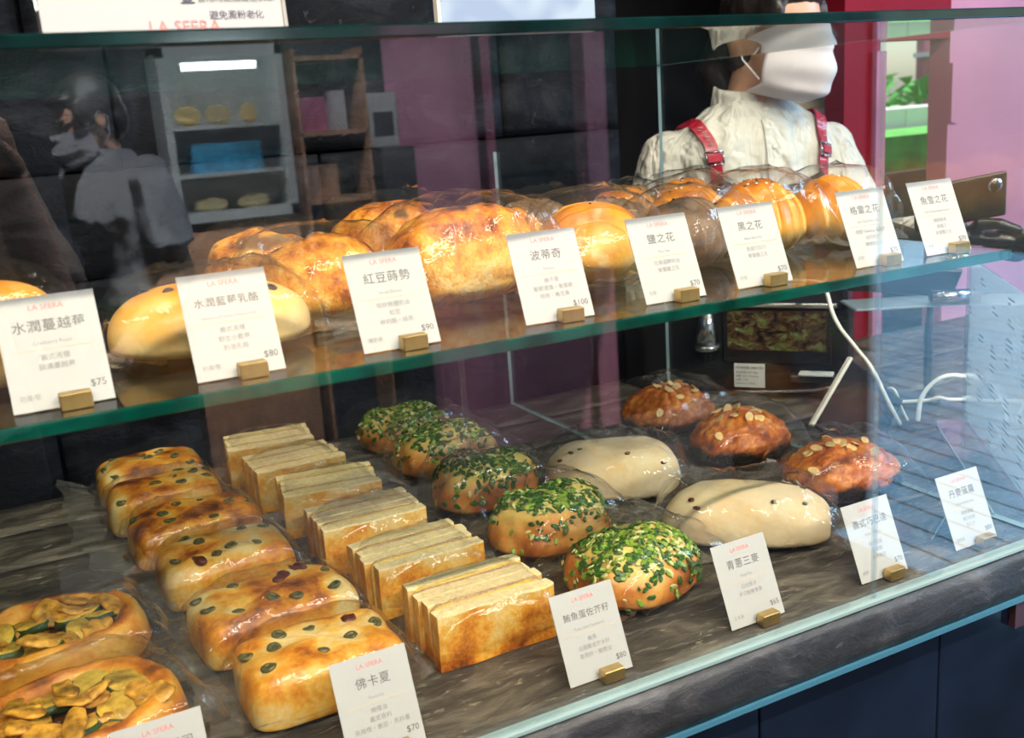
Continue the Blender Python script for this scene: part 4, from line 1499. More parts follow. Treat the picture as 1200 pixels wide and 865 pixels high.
def head_shapes(mb, c, R):
    """skull, jaw, nose, brow, chin and ears around head centre c; R turns the head (face towards -Y)"""
    def e(p, r, rot=None):
        mb.ell(Vector(c) + R @ Vector(p), r, 20, 14, rot=R if rot is None else R @ rot)
    e((0, .012, .022), (.073, .092, .088))
    e((0, -.022, -.030), (.060, .066, .070))
    e((0, -.050, -.082), (.030, .028, .022))
    e((0, -.090, -.018), (.011, .018, .022))
    e((0, -.099, -.028), (.014, .012, .009))
    for s in (-1, 1):
        e((s * .034, -.058, -.022), (.020, .014, .018))
        e((s * .074, .006, -.008), (.007, .017, .029))
    e((0, -.078, .022), (.046, .012, .012))
    e((0, -.083, -.055), (.020, .009, .008))


def person(label, loc, rz, J, cloth, hat=None, hair_long=False, scale=1.0):
    t = thing('person', label, 'person', loc, rz)
    b = MB()
    sp_ = J['spine']
    b.tube([p for p, d, w in sp_], [(d - .012, w - .014) for p, d, w in sp_], 24)
    nb = sp_[-1][0]
    hc = Vector(J['head'])
    R = J['headrot']
    b.tube([Vector(nb) - Vector((0, 0, .05)), lerp(nb, hc, .35), hc + R @ Vector((0, .02, -.03))], [.056, .049, .050], 16)
    head_shapes(b, hc, R)
    for s, a in ((1, J['arm_a']), (-1, J['arm_b'])):
        limb(b, a[0], a[1], a[2], (.046, .043, .036, .036, .025))
        if len(a) > 3:
            hand_mesh(b, a[2], a[3], a[4], a[5], 1.0, a[6] if len(a) > 6 else .5, 1.12)
    for l in (J['leg_a'], J['leg_b']):
        limb(b, l[0], l[1], l[2], (.078, .074, .052, .052, .036))
        b.ell(Vector(l[2]) + Vector((0, -.055, -.045)), (.04, .105, .034), 14, 8)
    body = remeshed(b, 'body', M['skin'], t, 0.0058, 3)
    for s in (-1, 1):
        p = hc + R @ Vector((s * .031, -.0815, .010))
        ey = MB().ell(p, (.0115, .0065, .0048), 12, 8, rot=R)
        ey.build('eye', M['eye'], body, True)
        br = MB().tube([hc + R @ Vector((s * .012, -.089, .024)), hc + R @ Vector((s * .032, -.085, .030)), hc + R @ Vector((s * .052, -.070, .024))], [.0022, .0028, .0014], 8)
        br.build('eyebrow', M['hair'], body, True)
    # trousers
    q = MB()
    q.tube([p for p, d, w in sp_[:2]] + [lerp(sp_[1][0], sp_[2][0], .2)], [(d + .006, w + .006) for p, d, w in sp_[:2]] + [(sp_[1][1], sp_[1][2])], 20)
    for l in (J['leg_a'], J['leg_b']):
        limb(q, l[0], l[1], l[2], (.084, .080, .060, .060, .050), .006)
    remeshed(q, 'trousers', M['trouser'], t, 0.012, 3)
    # shirt
    q = MB()
    q.tube([p for p, d, w in sp_[1:]], [(d + .010, w + .008) for p, d, w in sp_[1:]], 28)
    for a in (J['arm_a'], J['arm_b']):
        if cloth['sleeve'] == 'long':
            limb(q, a[0], a[1], lerp(a[1], a[2], .92), (.047, .050, .048, .047, .038), .008)
        else:
            q.tube([a[0], lerp(a[0], a[1], .35), lerp(a[0], a[1], .75)], [.062, .064, .066], 16)
            q.ell(a[0], (.064,) * 3, 12, 8)

    def folds(p, n):
        return .0055 * nz((p.x * 2.4, p.y * 2.4, p.z * .55), 13, 2) + .0040 * nz(p, 16, 5) + 0.0012 * nz((p.x * 3, p.y * 3, p.z), 26, 4)
    sh = remeshed(q, 'shirt', cloth['mat'], t, 0.0085, 5, folds)
    # hair
    q = MB()
    q.ell(hc + R @ Vector((0, .024, .034)), (.083, .094, .090), 22, 14, rot=R)
    q.ell(hc + R @ Vector((0, .050, -.012)), (.074, .066, .078), 20, 12, rot=R)
    for s in (-1, 1):
        q.ell(hc + R @ Vector((s * .072, -.028, .028)), (.012, .034, .044), 14, 9, rot=R)
    q.ell(hc + R @ Vector((.008, -.050, .074)), (.060, .034, .022), 18, 10, rot=R)
    if hair_long:
        q.tube([hc + R @ Vector((0, .09, -.02)), hc + R @ Vector((-.01, .125, -.08)), hc + Vector((-.01, .10, -.20)), hc + Vector((-.01, .09, -.32))], [.03, .036, .034, .014], 14)
    hr = remeshed(q, 'hair', M['hair'], t, 0.0065, 2, lambda p, n: .0018 * nz((p.x * 3, p.y * 3, p.z * .6), 40, 3))
    return t, body, sh, hr, hc, R


def face_mask(t, hc, R, mat='mask'):
    V, F = [], []
    nu, nv = 40, 26
    for i in range(nv + 1):
        v = i / nv                         # bottom to top
        for j in range(nu + 1):
            u = -1 + 2 * j / nu
            an = u * 1.28
            taper = 0.82 + 0.18 * sin(pi * min(1, v * 1.1))
            rx, ry = .0805, .094 + .030 * exp(-(u / .46) ** 2) * sin(pi * (0.16 + 0.70 * v)) + 0.007
            x = rx * sin(an) * taper
            y = -ry * cos(an) - .004
            z = -.112 + .098 * v - .008 * (1 - abs(u)) * (1 - v) + .012 * (1 - abs(u) ** 1.5) * v * v
            pleat = .0036 * sin(v * 4.2 * pi) * (1 - abs(u) ** 3) * (0.15 < v < .85)
            p = Vector((x, y - pleat + .0034 * nz((x, 0, z), 34, 2), z + .004 * u * u))
            if v < .22:
                p.y += .036 * ((.22 - v) / .22) ** 1.4
            V.append(Vector(hc) + R @ p)
    w = nu + 1
    for i in range(nv):
        for j in range(nu):
            F.append((i * w + j, i * w + j + 1, (i + 1) * w + j + 1, (i + 1) * w + j))
    o = mk('face_mask', V, F, M[mat], t, True)
    md = o.modifiers.new('s', 'SOLIDIFY')
    md.thickness = .0012
    for s in (-1, 1):
        lp = [Vector(hc) + R @ Vector((s * .0735, -.030, -.082)), Vector(hc) + R @ Vector((s * .080, .008, -.052)), Vector(hc) + R @ Vector((s * .083, .026, -.008)), Vector(hc) + R @ Vector((s * .081, .010, .018)), Vector(hc) + R @ Vector((s * .074, -.030, -.010))]
        MB().tube(lp, .0017, 8).build('ear_loop', M[mat], o, True)
    return o


E3 = Matrix.Rotation


def standing(shoulder=1.33, hip=.88, lean=0.0, hw=1.0):
    """spine rings (centre, half depth, half width) from hips to neck"""
    return [(Vector((0, 0.01, hip - .06)), .115, .165 * hw), (Vector((0, 0, hip + .06)), .108, .160 * hw), (Vector((0, -.004 - lean * .3, hip + .20)), .100, .142 * hw),
            (Vector((0, -.012 - lean * .6, shoulder - .12)), .110, .158 * hw), (Vector((0, -.006 - lean * .85, shoulder - .03)), .092, .172 * hw),
            (Vector((0, .000 - lean, shoulder + .008)), .078, .150 * hw), (Vector((0, .006 - lean, shoulder + .036)), .066, .104 * hw), (Vector((0, .008 - lean, shoulder + .062)), .058, .064 * hw)]


# --- the shop assistant behind the counter
SL, SRZ = Vector((1.385, 1.655, FLOOR)), -0.30
_inv = Matrix.Rotation(-SRZ, 3, 'Z')


def to_local(p):
    return _inv @ (Vector(p) - SL)


HB = Vector((1.392, 1.150, 0.258))           # gloved hand, world
_w = to_local(HB)
_rot = _inv
HR = E3(0.56, 3, 'Z') @ E3(0.20, 3, 'X')
J = dict(spine=standing(1.325, .87, .03, 1.0), head=(0.030, -.088, 1.512), headrot=HR,
         arm_a=((-.162, -.012, 1.287), (-.212, .045, 1.035), (-.18, -.17, .93), (0.2, -.9, -.3), (-.3, 0, .9), 1, .5),
         arm_b=((.160, -.030, 1.285), (.190, -.17, 1.085), tuple(_w)),
         leg_a=((-.088, .01, .86), (-.092, -.005, .47), (-.092, .02, .085)), leg_b=((.088, .01, .86), (.092, -.005, .47), (.092, .02, .085)))
pt, body, shirt, hair, hc, R = person('person in white collared shirt, face mask and red apron straps, behind the counter', SL, SRZ, J, dict(sleeve='long', mat=M['shirt']), hair_long=True)
face_mask(pt, hc, R)
bt = BVHTree.FromPolygons([v.co for v in shirt.data.vertices], [tuple(p.vertices) for p in shirt.data.polygons])


def on_shirt(x, z, off=.003):
    h = bt.ray_cast(Vector((x, -.6, z)), Vector((0, 1, 0)))
    if h[0] is None:
        return Vector((x, -.05, z)), Vector((0, -1, 0))
    return h[0] + h[1] * off, h[1]


def ribbon(name, pts, width, mat, parent, thick=.003, steps=28, off=.004, over=None):
    """band lying on the shirt front through (x, z) points"""
    P = []
    for i in range(steps + 1):
        u = i / steps * (len(pts) - 1)
        k = min(int(u), len(pts) - 2)
        a, b = pts[k], pts[k + 1]
        f = u - k
        x, z = a[0] * (1 - f) + b[0] * f, a[1] * (1 - f) + b[1] * f
        P.append(on_shirt(x, z, off))
    if over:
        P = [(Vector(p), Vector(n)) for p, n in over] + P
    V, F = [], []
    m = len(P)
    for i, (p, n) in enumerate(P):
        a, b = P[max(0, i - 1)][0], P[min(m - 1, i + 1)][0]
        tg = (b - a).normalized()
        n = n.normalized()
        sd = tg.cross(n).normalized()
        for (q, h) in ((-.5, 0), (.5, 0), (.5, thick), (-.5, thick)):
            V.append(p + sd * width * q + n * h)
    for i in range(m - 1):
        for j in range(4):
            F.append((i * 4 + j, i * 4 + (j + 1) % 4, (i + 1) * 4 + (j + 1) % 4, (i + 1) * 4 + j))
    F += [(0, 1, 2, 3), tuple((m - 1) * 4 + j for j in (3, 2, 1, 0))]
    return mk(name, V, F, M[mat], parent, False), P


# collar: standing band with a button and the placket below it
V, F = [], []
nb = Vector((0, -.022, 1.352))
for i in range(5):
    for j in range(37):
        an = -pi / 2 + 0.10 + (2 * pi - 0.20) * j / 36
        r = .077 - .0035 * i
        V.append(nb + Vector((r * cos(an) * 1.02, (r * .98) * sin(an) - .004 * (1 - i / 4), .066 * i / 4 + .012 * sin(an) - .006 + .004 * i / 4)))
for i in range(4):
    for j in range(36):
        F.append((i * 37 + j, i * 37 + j + 1, (i + 1) * 37 + j + 1, (i + 1) * 37 + j))
cl = mk('collar', V, F, M['shirt'], shirt, True)
_md = cl.modifiers.new('s', 'SOLIDIFY')
_md.thickness = .005
bpos = nb + Vector((0.004, -.0775, .018))
MB().ell(bpos, (.0055, .002, .0055), 12, 8).build('button', M['white_plastic'], shirt, True)
plk, _ = ribbon('placket', [(0.004, 1.352), (0.004, 1.28), (0.004, 1.20), (0.004, 1.10)], .030, 'shirt', shirt, .0022, 24, .002)
for z in (1.30, 1.235, 1.17):
    p, n = on_shirt(.004, z, .006)
    MB().ell(p, (.005, .0022, .005), 12, 8).build('button', M['white_plastic'], shirt, True)
# apron bib and body
V, F = [], []
for i in range(23):
    z = 0.62 + (1.250 - .62) * i / 22
    hw_ = .165 if z < 1.02 else .165 - .060 * ((z - 1.02) / .212)
    for j in range(21):
        x = hw_ * (-1 + 2 * j / 20)
        zz = z - (.020 * (1 - (x / hw_) ** 2) if i == 22 else (.012 * (1 - (x / hw_) ** 2) if i == 21 else 0))
        p, n = on_shirt(x, max(zz, .95), .009)
        V.append(Vector((p.x, p.y - .004 if zz > .95 else p.y - .012, zz)))
for i in range(22):
    for j in range(20):
        F.append((i * 21 + j, i * 21 + j + 1, (i + 1) * 21 + j + 1, (i + 1) * 21 + j))
ap = mk('apron', V, F, M['apron'], pt, True)
_md = ap.modifiers.new('s', 'SOLIDIFY')
_md.thickness = .003
for s, xs in ((-1, ((-.128, 1.352), (-.112, 1.315), (-.102, 1.27), (-.098, 1.222))), (1, ((.122, 1.352), (.112, 1.315), (.106, 1.27), (.104, 1.222)))):
    ovr = []
    for yy in (.055, .030, .005, -.015):
        h = bt.ray_cast(Vector((xs[0][0] * .98, yy, 1.8)), Vector((0, 0, -1)))
        if h[0] is not None:
            ovr.append((h[0] + h[1] * .006, h[1]))
    st, P = ribbon('leather_strap', list(xs), .024, 'strap', pt, .003, 28, .006, ovr)
    P = P[len(ovr):]
    p, n = P[15]
    q = (P[16][0] - P[14][0]).normalized()
    sd = q.cross(n).normalized()
    bk = MB()
    c = p + n * .005
    for (u0, v0, u1, v1) in ((-1, -1, 1, -1), (1, -1, 1, 1), (1, 1, -1, 1), (-1, 1, -1, -1)):
        bk.tube([c + sd * .016 * u0 + q * .012 * v0, c + sd * .016 * u1 + q * .012 * v1], .0018, 8)
    bk.build('buckle', M['steel'], st, True)
    lp = MB()
    lp.box(-.0135, .0135, -.0025, .0025, -.007, .007)
    m4 = Matrix((( sd.x, n.x, q.x, 0), (sd.y, n.y, q.y, 0), (sd.z, n.z, q.z, 0), (0, 0, 0, 1)))
    lp.xf(Matrix.Translation(c + n * .002) @ m4)
    lp.build('keeper_loop', M['strap'], st)
    p2, n2 = P[-2]
    MB().ell(p2 + n2 * .004, (.007, .0035, .007), 14, 8).build('rivet', M['steel'], st, True)
    # worn patch of gilding on the strap
    gp = MB()
    rg = random.Random(9 + s)
    for k in range(9):
        pp, nn = P[3 + (k * 8) // 9]
        Vp, Fp = flake_plate(pp + nn * .0036 + sd * rg.uniform(-.005, .005), rg.uniform(.0022, .0042), rg, .0006, 8, 0.0)
        gp.add(Vp, Fp)
    gp.build('gilt_wear', M['label_white'], st)

# gloved hand and the phone it holds
gl = MB()
fwd_w = Vector((.80, -.44, -.12)).normalized()
gf, gn = _rot @ fwd_w, _rot @ Vector((.30, .55, .78))
hand_mesh(gl, _w, gf, gn, 1, 0.98, .42, 1.15)
_fa = (Vector(_w) - Vector((.190, -.17, 1.085))).normalized()
gl.tube([Vector(_w) - _fa * .07, Vector(_w) - _fa * .02, Vector(_w) + gf * .012], [.034, .030, .026], 14)
remeshed(gl, 'glove', M['glove'], pt, 0.0030, 3)

ph = thing('smartphone', 'black smartphone with one camera lens held up in a gloved hand', 'phone', (1.378, 1.130, 0.314))
_a = MB().box(-.074, .074, -.0045, .0045, -.036, .036).build('body', M['black'], ph, bevel=.004, seg=3)
MB().box(-.0685, .0685, -.0053, -.0046, -.031, .031).build('back_glass', M['black_matt'], ph)
MB().tube([(.052, -.0046, .018), (.052, -.0085, .018)], .0115, 22).build('camera_lens', M['steel'], ph, True)
MB().tube([(.052, -.0085, .018), (.052, -.0092, .018)], .0085, 20).build('lens_glass', M['dark_screen'], ph, True)
ph.rotation_euler = (0.18, -0.12, -0.42)


# ------------------------------------------------------------------ things on the counter behind the case
pr = thing('label_printer', 'black counter machine with a white spec label and a panel of painted reflections, behind the almond buns', 'machine', (1.142, 1.340, 0.0003), -0.88)
b = MB()
b.prism([(-.195, .0), (.138, .0), (.150, .012), (.150, .12), (-.220, .12), (-.245, .09), (-.240, .03)], 0.0, 0.145)
b.build('body', M['black_matt'], pr, bevel=.006, seg=2)
b = MB()
b.prism([(-.148, .015), (.148, .015), (.148, .118), (-.148, .118)], 0.1455, 0.196)
b.build('lid', M['black'], pr, bevel=.008, seg=2)
_pm, _nt, _o = new_mat('painted panel reflection')  # green and brown reflections painted into the panel colour by noise
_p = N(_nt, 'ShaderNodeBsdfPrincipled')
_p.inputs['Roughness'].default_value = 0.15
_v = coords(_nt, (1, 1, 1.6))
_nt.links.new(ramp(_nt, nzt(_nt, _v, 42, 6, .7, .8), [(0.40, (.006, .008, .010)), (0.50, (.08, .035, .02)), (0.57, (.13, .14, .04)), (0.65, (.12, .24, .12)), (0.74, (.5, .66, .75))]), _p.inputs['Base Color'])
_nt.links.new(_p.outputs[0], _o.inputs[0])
MB().box(-.055, .125, -.004, 0.0, .055, .150).build('panel_frame', M['black'], pr, bevel=.002, seg=1, rot=(0, 0, 0))
MB().box(-.046, .116, -.0055, -.0042, .078, .146).build('reflection_panel', _pm, pr)
MB().box(-.066, .134, -.010, .012, .152, .160).build('chrome_rail', M['steel'], pr, bevel=.002, seg=1)
_s = MB().tube([(-.082, -.002, .160), (-.082, -.004, .120), (-.082, -.006, .085)], [.010, .017, .022], 18)
_s.tube([(-.082, -.006, .087), (-.082, -.006, .078)], .0235, 18)
_s.build('chrome_spout', M['steel'], pr, True)
MB().box(-.036, .016, -.0045, -.0035, .012, .054).build('spec_label', M['label_white'], pr)
_t = MB()
add_text(_t, '自助標籤機 (單機分體)', .0048, -.010, -.0050, .0450)
for _k, (_ln) in enumerate(('產品型號: DP 130B', '電壓: AC110V 60Hz', '功率: 17W', 'S/N:20211113002')):
    add_text(_t, _ln, .0046, -.033, -.0050, .0368 - .0065 * _k, 'LEFT')
_t.build('label_lettering', M['ink'], pr)
MB().tube([(-.10, -.012, .004), (0.0, -.014, .006), (.10, -.020, .016), (.148, -.018, .028)], .003, 8).build('tray_wire', M['steel'], pr, True)
MB().box(.06, .145, -.030, -.004, .030, .042).build('paper_slot', M['black'], pr, bevel=.003, seg=1)
MB().box(.075, .13, -.034, -.010, .0425, .0465).build('paper_tongue', M['label_white'], pr, bevel=.001, seg=1)

tb = thing('tablet_stand', 'dark tilted tablet with a pale edge behind the frontmost almond bun', 'tablet', (1.066, 1.075, 0.0003), -0.35)
_ro = (-0.30, 0.72, 0.0)
_lc = (-.030, .010, .020)
MB().box(0.0, .110, 0, .006, .002, .120).build('screen', M['dark_screen'], tb, bevel=.002, seg=1, rot=_ro, loc=_lc)
MB().box(-.006, -.0005, -.001, .008, 0, .122).build('pale_edge', M['white_plastic'], tb, bevel=.001, seg=1, rot=_ro, loc=_lc)
MB().prism([(-.03, .02), (.06, .02), (.05, .075), (-.02, .075)], 0, .004).build('foot', M['black'], tb)
MB().tube([(.01, .05, .003), (.028, .045, .055)], .006, 10).build('stem', M['black'], tb, True)


def cable(name, pts, r, mat, label, grp=None):
    P = [Vector(p) for p in pts]
    Q = []
    for i in range(len(P) - 1):
        p0, p1, p2, p3 = P[max(0, i - 1)], P[i], P[i + 1], P[min(len(P) - 1, i + 2)]
        for k in range(7):
            t = k / 7
            Q.append(.5 * ((2 * p1) + (p2 - p0) * t + (2 * p0 - 5 * p1 + 4 * p2 - p3) * t * t + (3 * p1 - p0 - 3 * p2 + p3) * t ** 3))
    Q.append(P[-1])
    o = MB().tube(Q, r, 10).build(name, M[mat], None, True)
    return tag(o, label, 'cable', grp)


cable('power_cable', [(1.211, 1.055, 0.003), (1.226, 1.063, 0.034), (1.248, 1.063, 0.054), (1.275, 1.058, 0.063), (1.305, 1.05, 0.058), (1.330, 1.041, 0.042), (1.350, 1.033, 0.018), (1.362, 1.025, 0.004)], .0035, 'white_plastic', 'white cable arching out of the counter hole behind the menu sheet', 'white cables')
cable('power_cable', [(1.204, 1.067, 0.003), (1.202, 1.078, 0.022), (1.199, 1.094, 0.050), (1.20, 1.13, 0.03), (1.21, 1.16, 0.004)], .002, 'white_plastic', 'thin short white cable rising left of the counter hole', 'white cables')
cable('power_cable', [(1.240, 1.16, 0.004), (1.278, 1.10, 0.014), (1.29, 1.085, 0.020), (1.304, 1.077, 0.016), (1.335, 1.066, 0.012), (1.36, 1.07, .004)], .003, 'white_plastic', 'white cable lying low under the arching cable', 'white cables')
cable('power_cable', [(1.180, 1.30, 0.196), (1.166, 1.215, 0.205), (1.162, 1.195, 0.192), (1.151, 1.172, 0.166), (1.148, 1.151, 0.143), (1.151, 1.122, 0.117), (1.155, 1.093, 0.088), (1.165, 1.07, .04), (1.18, 1.06, .004)], .0032, 'white_plastic', 'thick white cable hanging down in front of the black machine', 'white cables')

# tablet mount and tray behind the shelf end
mt = thing('till_mount', 'black tilted till mount with a pale tray and chrome tube right of the machine', 'mount', (1.300, 1.150, 0.0003), -0.5)
MB().box(-.04, .04, -.03, .03, 0, .006).build('foot', M['black'], mt, bevel=.002, seg=1)
MB().tube([(.03, 0.0, .006), (.03, .01, .10), (.03, .0, .162)], [.008, .006, .006], 14).build('stem', M['black'], mt, True)
MB().box(-.105, .085, -.050, .035, .162, .166).build('tray', M['tray'], mt, bevel=.003, seg=1, rot=(0, 0, 0))
_a = MB().box(-.095, .075, -.004, .004, 0, .055)
_a.build('back_plate', M['black'], mt, bevel=.003, seg=1, loc=(0, .03, .170), rot=(.5, .12, 0))
_c = MB()
for _r, _l in ((.0105, .06),):
    _c.tube([(.01, -.05, .178), (.07, -.05, .178)], _r, 20)
_c.build('chrome_tube', M['steel'], mt, True)
MB().tube([(.0095, -.05, .178), (.011, -.05, .178)], .0075, 18).build('tube_mouth', M['black'], mt, True)

# clear menu stand beside the case
A, B = Vector((1.2695, 1.0225)), Vector((1.035, 0.7335))
dirx = (B - A).normalized()
ang = atan2(dirx.y, dirx.x)
Lm = (B - A).length
ms = thing('menu_stand', 'clear acrylic menu stand with a milky sheet on the counter right of the glass case', 'sign', (A.x, A.y, 0.0003), ang)
MB().box(0, Lm, -.002, .002, 0.004, .250).build('acrylic_sheet', M['acrylic'], ms, bevel=.0006, seg=1)
mk('milky_sheet', [(0.004, .0026, .006), (Lm - .002, .0026, .006), (Lm - .002, .0026, .248), (0.004, .0026, .248)], [(0, 1, 2, 3)], M['film'], ms, False)
MB().box(-.002, Lm, -.040, .06, 0.0, .0035).build('acrylic_foot', M['acrylic'], ms, bevel=.0006, seg=1)
MB().box(-.002, Lm, -.0425, -.0402, 0.0, .0036).build('foot_edge', M['edge_light'], ms)
_t = MB()
rg = random.Random(77)
for r in range(9):
    for c in range(5):
        if rg.random() < .72:
            x0 = .012 + c * .072 + rg.uniform(0, .01)
            z0 = .232 - r * .026
            for k in range(rg.randint(2, 3)):
                wq = rg.uniform(.012, .034)
                _t.box(x0, x0 + wq, -.00245, -.0023, z0 - k * .0065, z0 - k * .0065 + .0022)
_t.build('faint_print', M['faint_ink'], ms)
_t = add_text(MB(), 'LA SFERA', .016, .135, -.0026, .095, mirror=True)
_t.build('mirrored_lettering', plain('faded red ink', (.42, .30, .36), .6), ms)

pl = thing('clear_plate', 'small clear acrylic plate lying on the slate between the two rightmost cards', 'plate', (0.915, 0.800, 0.0003), 0.5)
MB().box(-.045, .045, -.030, .030, 0, .003).build('plate', M['acrylic'], pl, bevel=.0008, seg=1)
MB().box(-.045, .045, -.0315, -.0302, 0, .003).build('plate_edge', M['edge_light'], pl)

# cartons behind the assistant
for k, (z0, z1, lab) in enumerate(((0.40, 0.475, 'lower beige carton on the shelf behind the shoulder of the assistant'), (0.4755, 0.56, 'middle beige carton of the stack behind the mask of the assistant'), (0.5605, 0.66, 'top beige carton of the stack behind the head of the assistant'))):
    bx = thing('carton', lab, 'box', (1.875, 1.985, z0), -0.42, 'beige cartons behind the assistant')
    MB().box(-.075, .075, -.06, .06, 0, z1 - z0).build('body', M['cream_box'], bx, bevel=.003, seg=1)
    MB().box(-.05, .02, -.0612, -.0602, .02, z1 - z0 - .02).build('side_label', M['label_white'], bx)
sf = thing('wall_shelf', 'dark shelf carrying the beige cartons behind the assistant', 'shelf', (1.865, 1.995, FLOOR), -0.42)
MB().box(-.12, .10, -.09, .09, 1.28, 1.2998).build('board', M['black_matt'], sf)
for _x in (-.11, .09):
    MB().box(_x - .01, _x + .01, -.08, .08, 0, 1.28).build('side_panel', M['black_matt'], sf)

# ------------------------------------------------------------------ the arcade on the customers' side, seen as reflections in the front glass
structure(MB().box(-3.2, 4.10, -2.62, -2.50, FLOOR, 2.3).build('wall_front', M['front_dark']), 'dark shop fronts across the arcade')
structure(MB().box(-3.2, 3.05, -2.62, 0.95, 2.3, 2.4).build('ceiling_arcade', M['ceiling']), 'dark ceiling of the arcade')
p1 = structure(MB().box(1.49, 1.82, -2.50, -2.40, FLOOR, 1.1).build('trim_1', M['pink']), 'pink pillar across the arcade')
p2 = structure(MB().box(2.33, 2.43, -2.50, -2.40, FLOOR, 1.1).build('trim_2', M['pink']), 'narrow pink pillar across the arcade')
p3 = structure(MB().box(1.825, 2.325, -2.50, -2.44, FLOOR, 0.06).build('trim_3', M['pink']), 'low pink panel across the arcade')
p4 = structure(MB().box(1.87, 1.91, -2.50, -2.42, 0.06, 1.1).build('trim_4', M['rose']), 'thin rose post across the arcade')
pc = structure(MB().box(2.17, 2.50, -1.30, -1.0, FLOOR, 2.3).build('trim_6', M['pillar']), 'dark arcade pillar on the customers side')
MB().box(2.478, 2.500, -0.999, -0.985, FLOOR, 2.3).build('corner_trim', M['pillar_trim'], pc)
MB().box(2.501, 2.515, -1.02, -1.0, FLOOR, 2.3).build('corner_trim', M['pillar_trim'], pc)
fr = thing('display_fridge', 'small lit glass door display fridge across the arcade', 'fridge', (0.83, -2.30, FLOOR), pi)
fx, fz0, fz1 = .21, 1.10, 1.68
MB().box(-fx, fx, -.0, .20, 0, fz0 - .001).build('wood_stand', M['wood'], fr)
_f = MB()
for (x0, x1, z0, z1) in ((-fx, -fx + .025, fz0, fz1), (fx - .025, fx, fz0, fz1), (-fx, fx, fz0, fz0 + .035), (-fx, fx, fz1 - .035, fz1)):
    _f.box(x0, x1, -.02, .02, z0, z1)
_f.build('door_frame', M['white_plastic'], fr)
_f = MB().box(-fx, fx, .185, .20, fz0, fz1)
_f.box(-fx, -fx + .012, .02, .185, fz0, fz1).box(fx - .012, fx, .02, .185, fz0, fz1).box(-fx, fx, .02, .185, fz0, fz0 + .02).box(-fx, fx, .02, .185, fz1 - .02, fz1)
_f.build('cabinet', M['label_white'], fr)
for z in (1.25, 1.41):
    MB().box(-fx + .014, fx - .014, .025, .18, z, z + .012).build('rack', M['white_plastic'], fr)
_em, _nt, _o = new_mat('fridge lamp')
_e = N(_nt, 'ShaderNodeEmission')
_e.inputs[0].default_value = (.85, .95, 1, 1)
_e.inputs[1].default_value = 90
_nt.links.new(_e.outputs[0], _o.inputs[0])
MB().box(-.13, .12, .03, .05, fz1 - .075, fz1 - .05).build('lamp_tube', _em, fr)
for k in range(3):
    q = MB().ell((0, 0, .035), (.045 if k < 2 else .03, .035, .035), 16, 10)
    o = q.build('fridge_loaf', M['crumb'] if k == 1 else M['slice_crust'], None, True, loc=(0.72 + .105 * k, -2.40, FLOOR + 1.4222))
    tag(o, ('plain loaf on the upper rack of the far fridge, left', 'round loaf in the middle of the upper rack of the far fridge', 'long loaf at the right of the upper rack of the far fridge')[k], 'bread', 'loaves in the far fridge')
o = MB().box(-.12, .12, -.05, .05, 0, .10).build('gift_carton', M['blue_box'], None, loc=(0.83, -2.40, FLOOR + 1.2624), bevel=.003)
tag(o, 'blue patterned carton on the lower rack of the far fridge', 'box')
for k in range(2):
    o = MB().ell((0, 0, .02), (.06, .045, .03), 16, 8).build('fridge_pastry', M['crumb'], None, True, loc=(0.76 + .15 * k, -2.40, FLOOR + 1.1305))
    tag(o, ('pale pastry at the bottom left of the far fridge', 'pale pastry at the bottom right of the far fridge')[k], 'pastry', 'pastries in the far fridge')
rk = thing('wooden_rack', 'brown wooden rack with small goods across the arcade', 'shelf', (1.20, -2.48, FLOOR), pi)
for z in (1.12, 1.36, 1.62):
    MB().box(-.14, .12, -.18, 0, z, z + .015).build('board', M['wood'], rk)
for x in (-.14, .11):
    MB().box(x, x + .012, -.18, 0, 0, 1.66).build('side_panel', M['wood'], rk)
for k, (x, z, w, h, mm, lab) in enumerate(((1.15, 1.3755, .10, .12, 'rose', 'red carton on the upper board of the far wooden rack'), (1.25, 1.3755, .05, .14, 'white', 'white bottle box on the upper board of the far wooden rack'), (1.16, 1.1355, .12, .12, 'wood', 'brown carton on the lower board of the far wooden rack'))):
    o = MB().box(-w / 2, w / 2, -.04, .04, 0, h).build('carton', M[mm], None, loc=(x, -2.39, FLOOR + z), bevel=.003)
    tag(o, lab, 'box')
ap_ = thing('white_grinder', 'white appliance with a dark opening across the arcade', 'appliance', (1.43, -2.40, FLOOR + 1.3), pi)
MB().box(-.07, .06, 0, .12, 0, .20).build('body', M['white_plastic'], ap_, bevel=.006)
MB().box(-.045, .035, -.001, .02, .04, .13).build('opening', M['black'], ap_)
o = MB().box(1.36, 1.488, -2.495, -2.25, FLOOR, FLOOR + 1.2995).build('black_pedestal', M['black'], None)
tag(o, 'black pedestal under the white appliance across the arcade', 'pedestal')

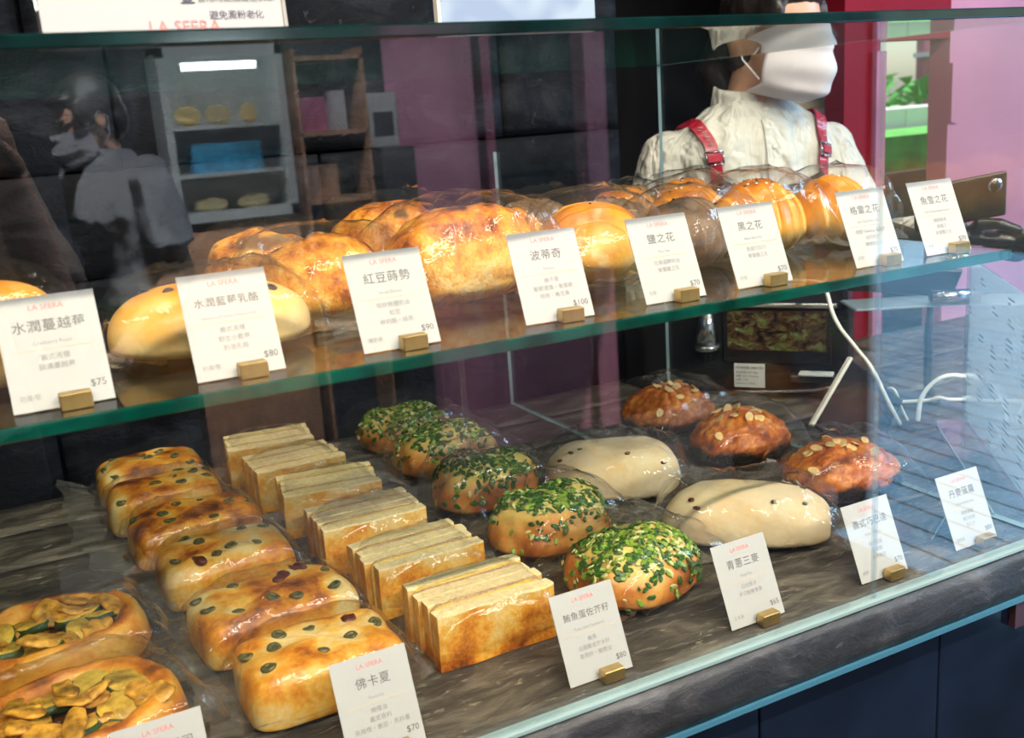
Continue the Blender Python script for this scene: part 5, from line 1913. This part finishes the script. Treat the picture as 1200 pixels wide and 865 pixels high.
# added fill lamps, unseen, brightening what the front glass mirrors
area_lamp('arcade_fill', (0.95, -1.25, 1.9), (0.95, -2.4, 0.45), 0.25, 115, (0.72, 0.86, 1.0), spread=46)
area_lamp('arcade_fill', (2.0, -1.35, 2.15), (2.0, -2.5, 0.3), 0.4, 17, (0.95, 0.97, 1.0), spread=75)
area_lamp('customer_fill', (0.45, -1.15, 2.1), (0.35, -1.9, 0.4), 0.25, 70, (0.92, 0.96, 1.0), spread=60)

JC = dict(spine=standing(1.31, .86, .05, 1.1), head=(0.0, -.085, 1.46), headrot=E3(0.1, 3, 'Z') @ E3(0.35, 3, 'X'),
          arm_a=((-.19, -.03, 1.29), (-.23, .01, 1.02), (-.20, -.16, .86), (0, -.6, -.8), (-.8, 0, .2), 1, .4), arm_b=((.19, -.03, 1.29), (.23, .0, 1.02), (.19, -.17, .88), (0, -.6, -.8), (.8, 0, .2), -1, .4),
          leg_a=((-.088, .01, .86), (-.10, -.005, .47), (-.10, .02, .085)), leg_b=((.088, .01, .86), (.10, -.005, .47), (.10, .02, .085)))
cu = person('person in a grey short sleeved shirt and face mask, reflected in the glass', (0.42, -1.92, FLOOR), -1.95, JC, dict(sleeve='short', mat=M['grey_shirt']))
face_mask(cu[0], cu[4], cu[5])
JP = dict(spine=standing(1.37, .92, .02, 1.12), head=(0.02, -.02, 1.60), headrot=E3(0.1, 3, 'X'),
          arm_a=((-.175, -.02, 1.34), (-.235, -.14, 1.13), (-.195, -.235, 1.36), (.25, -.45, .85), (-.7, .3, .5), 1, .7), arm_b=((.19, -.02, 1.34), (.235, -.12, 1.12), (.16, -.27, 1.28), (-.3, -.6, .7), (.7, .3, .4), -1, .7),
          leg_a=((-.088, .01, .90), (-.10, -.005, .49), (-.10, .02, .085)), leg_b=((.088, .01, .90), (.10, -.005, .49), (.10, .02, .085)))
person('person in a taupe shirt with raised arms, reflected at the left edge', (-0.145, -0.36, FLOOR), pi, JP, dict(sleeve='short', mat=M['taupe']))
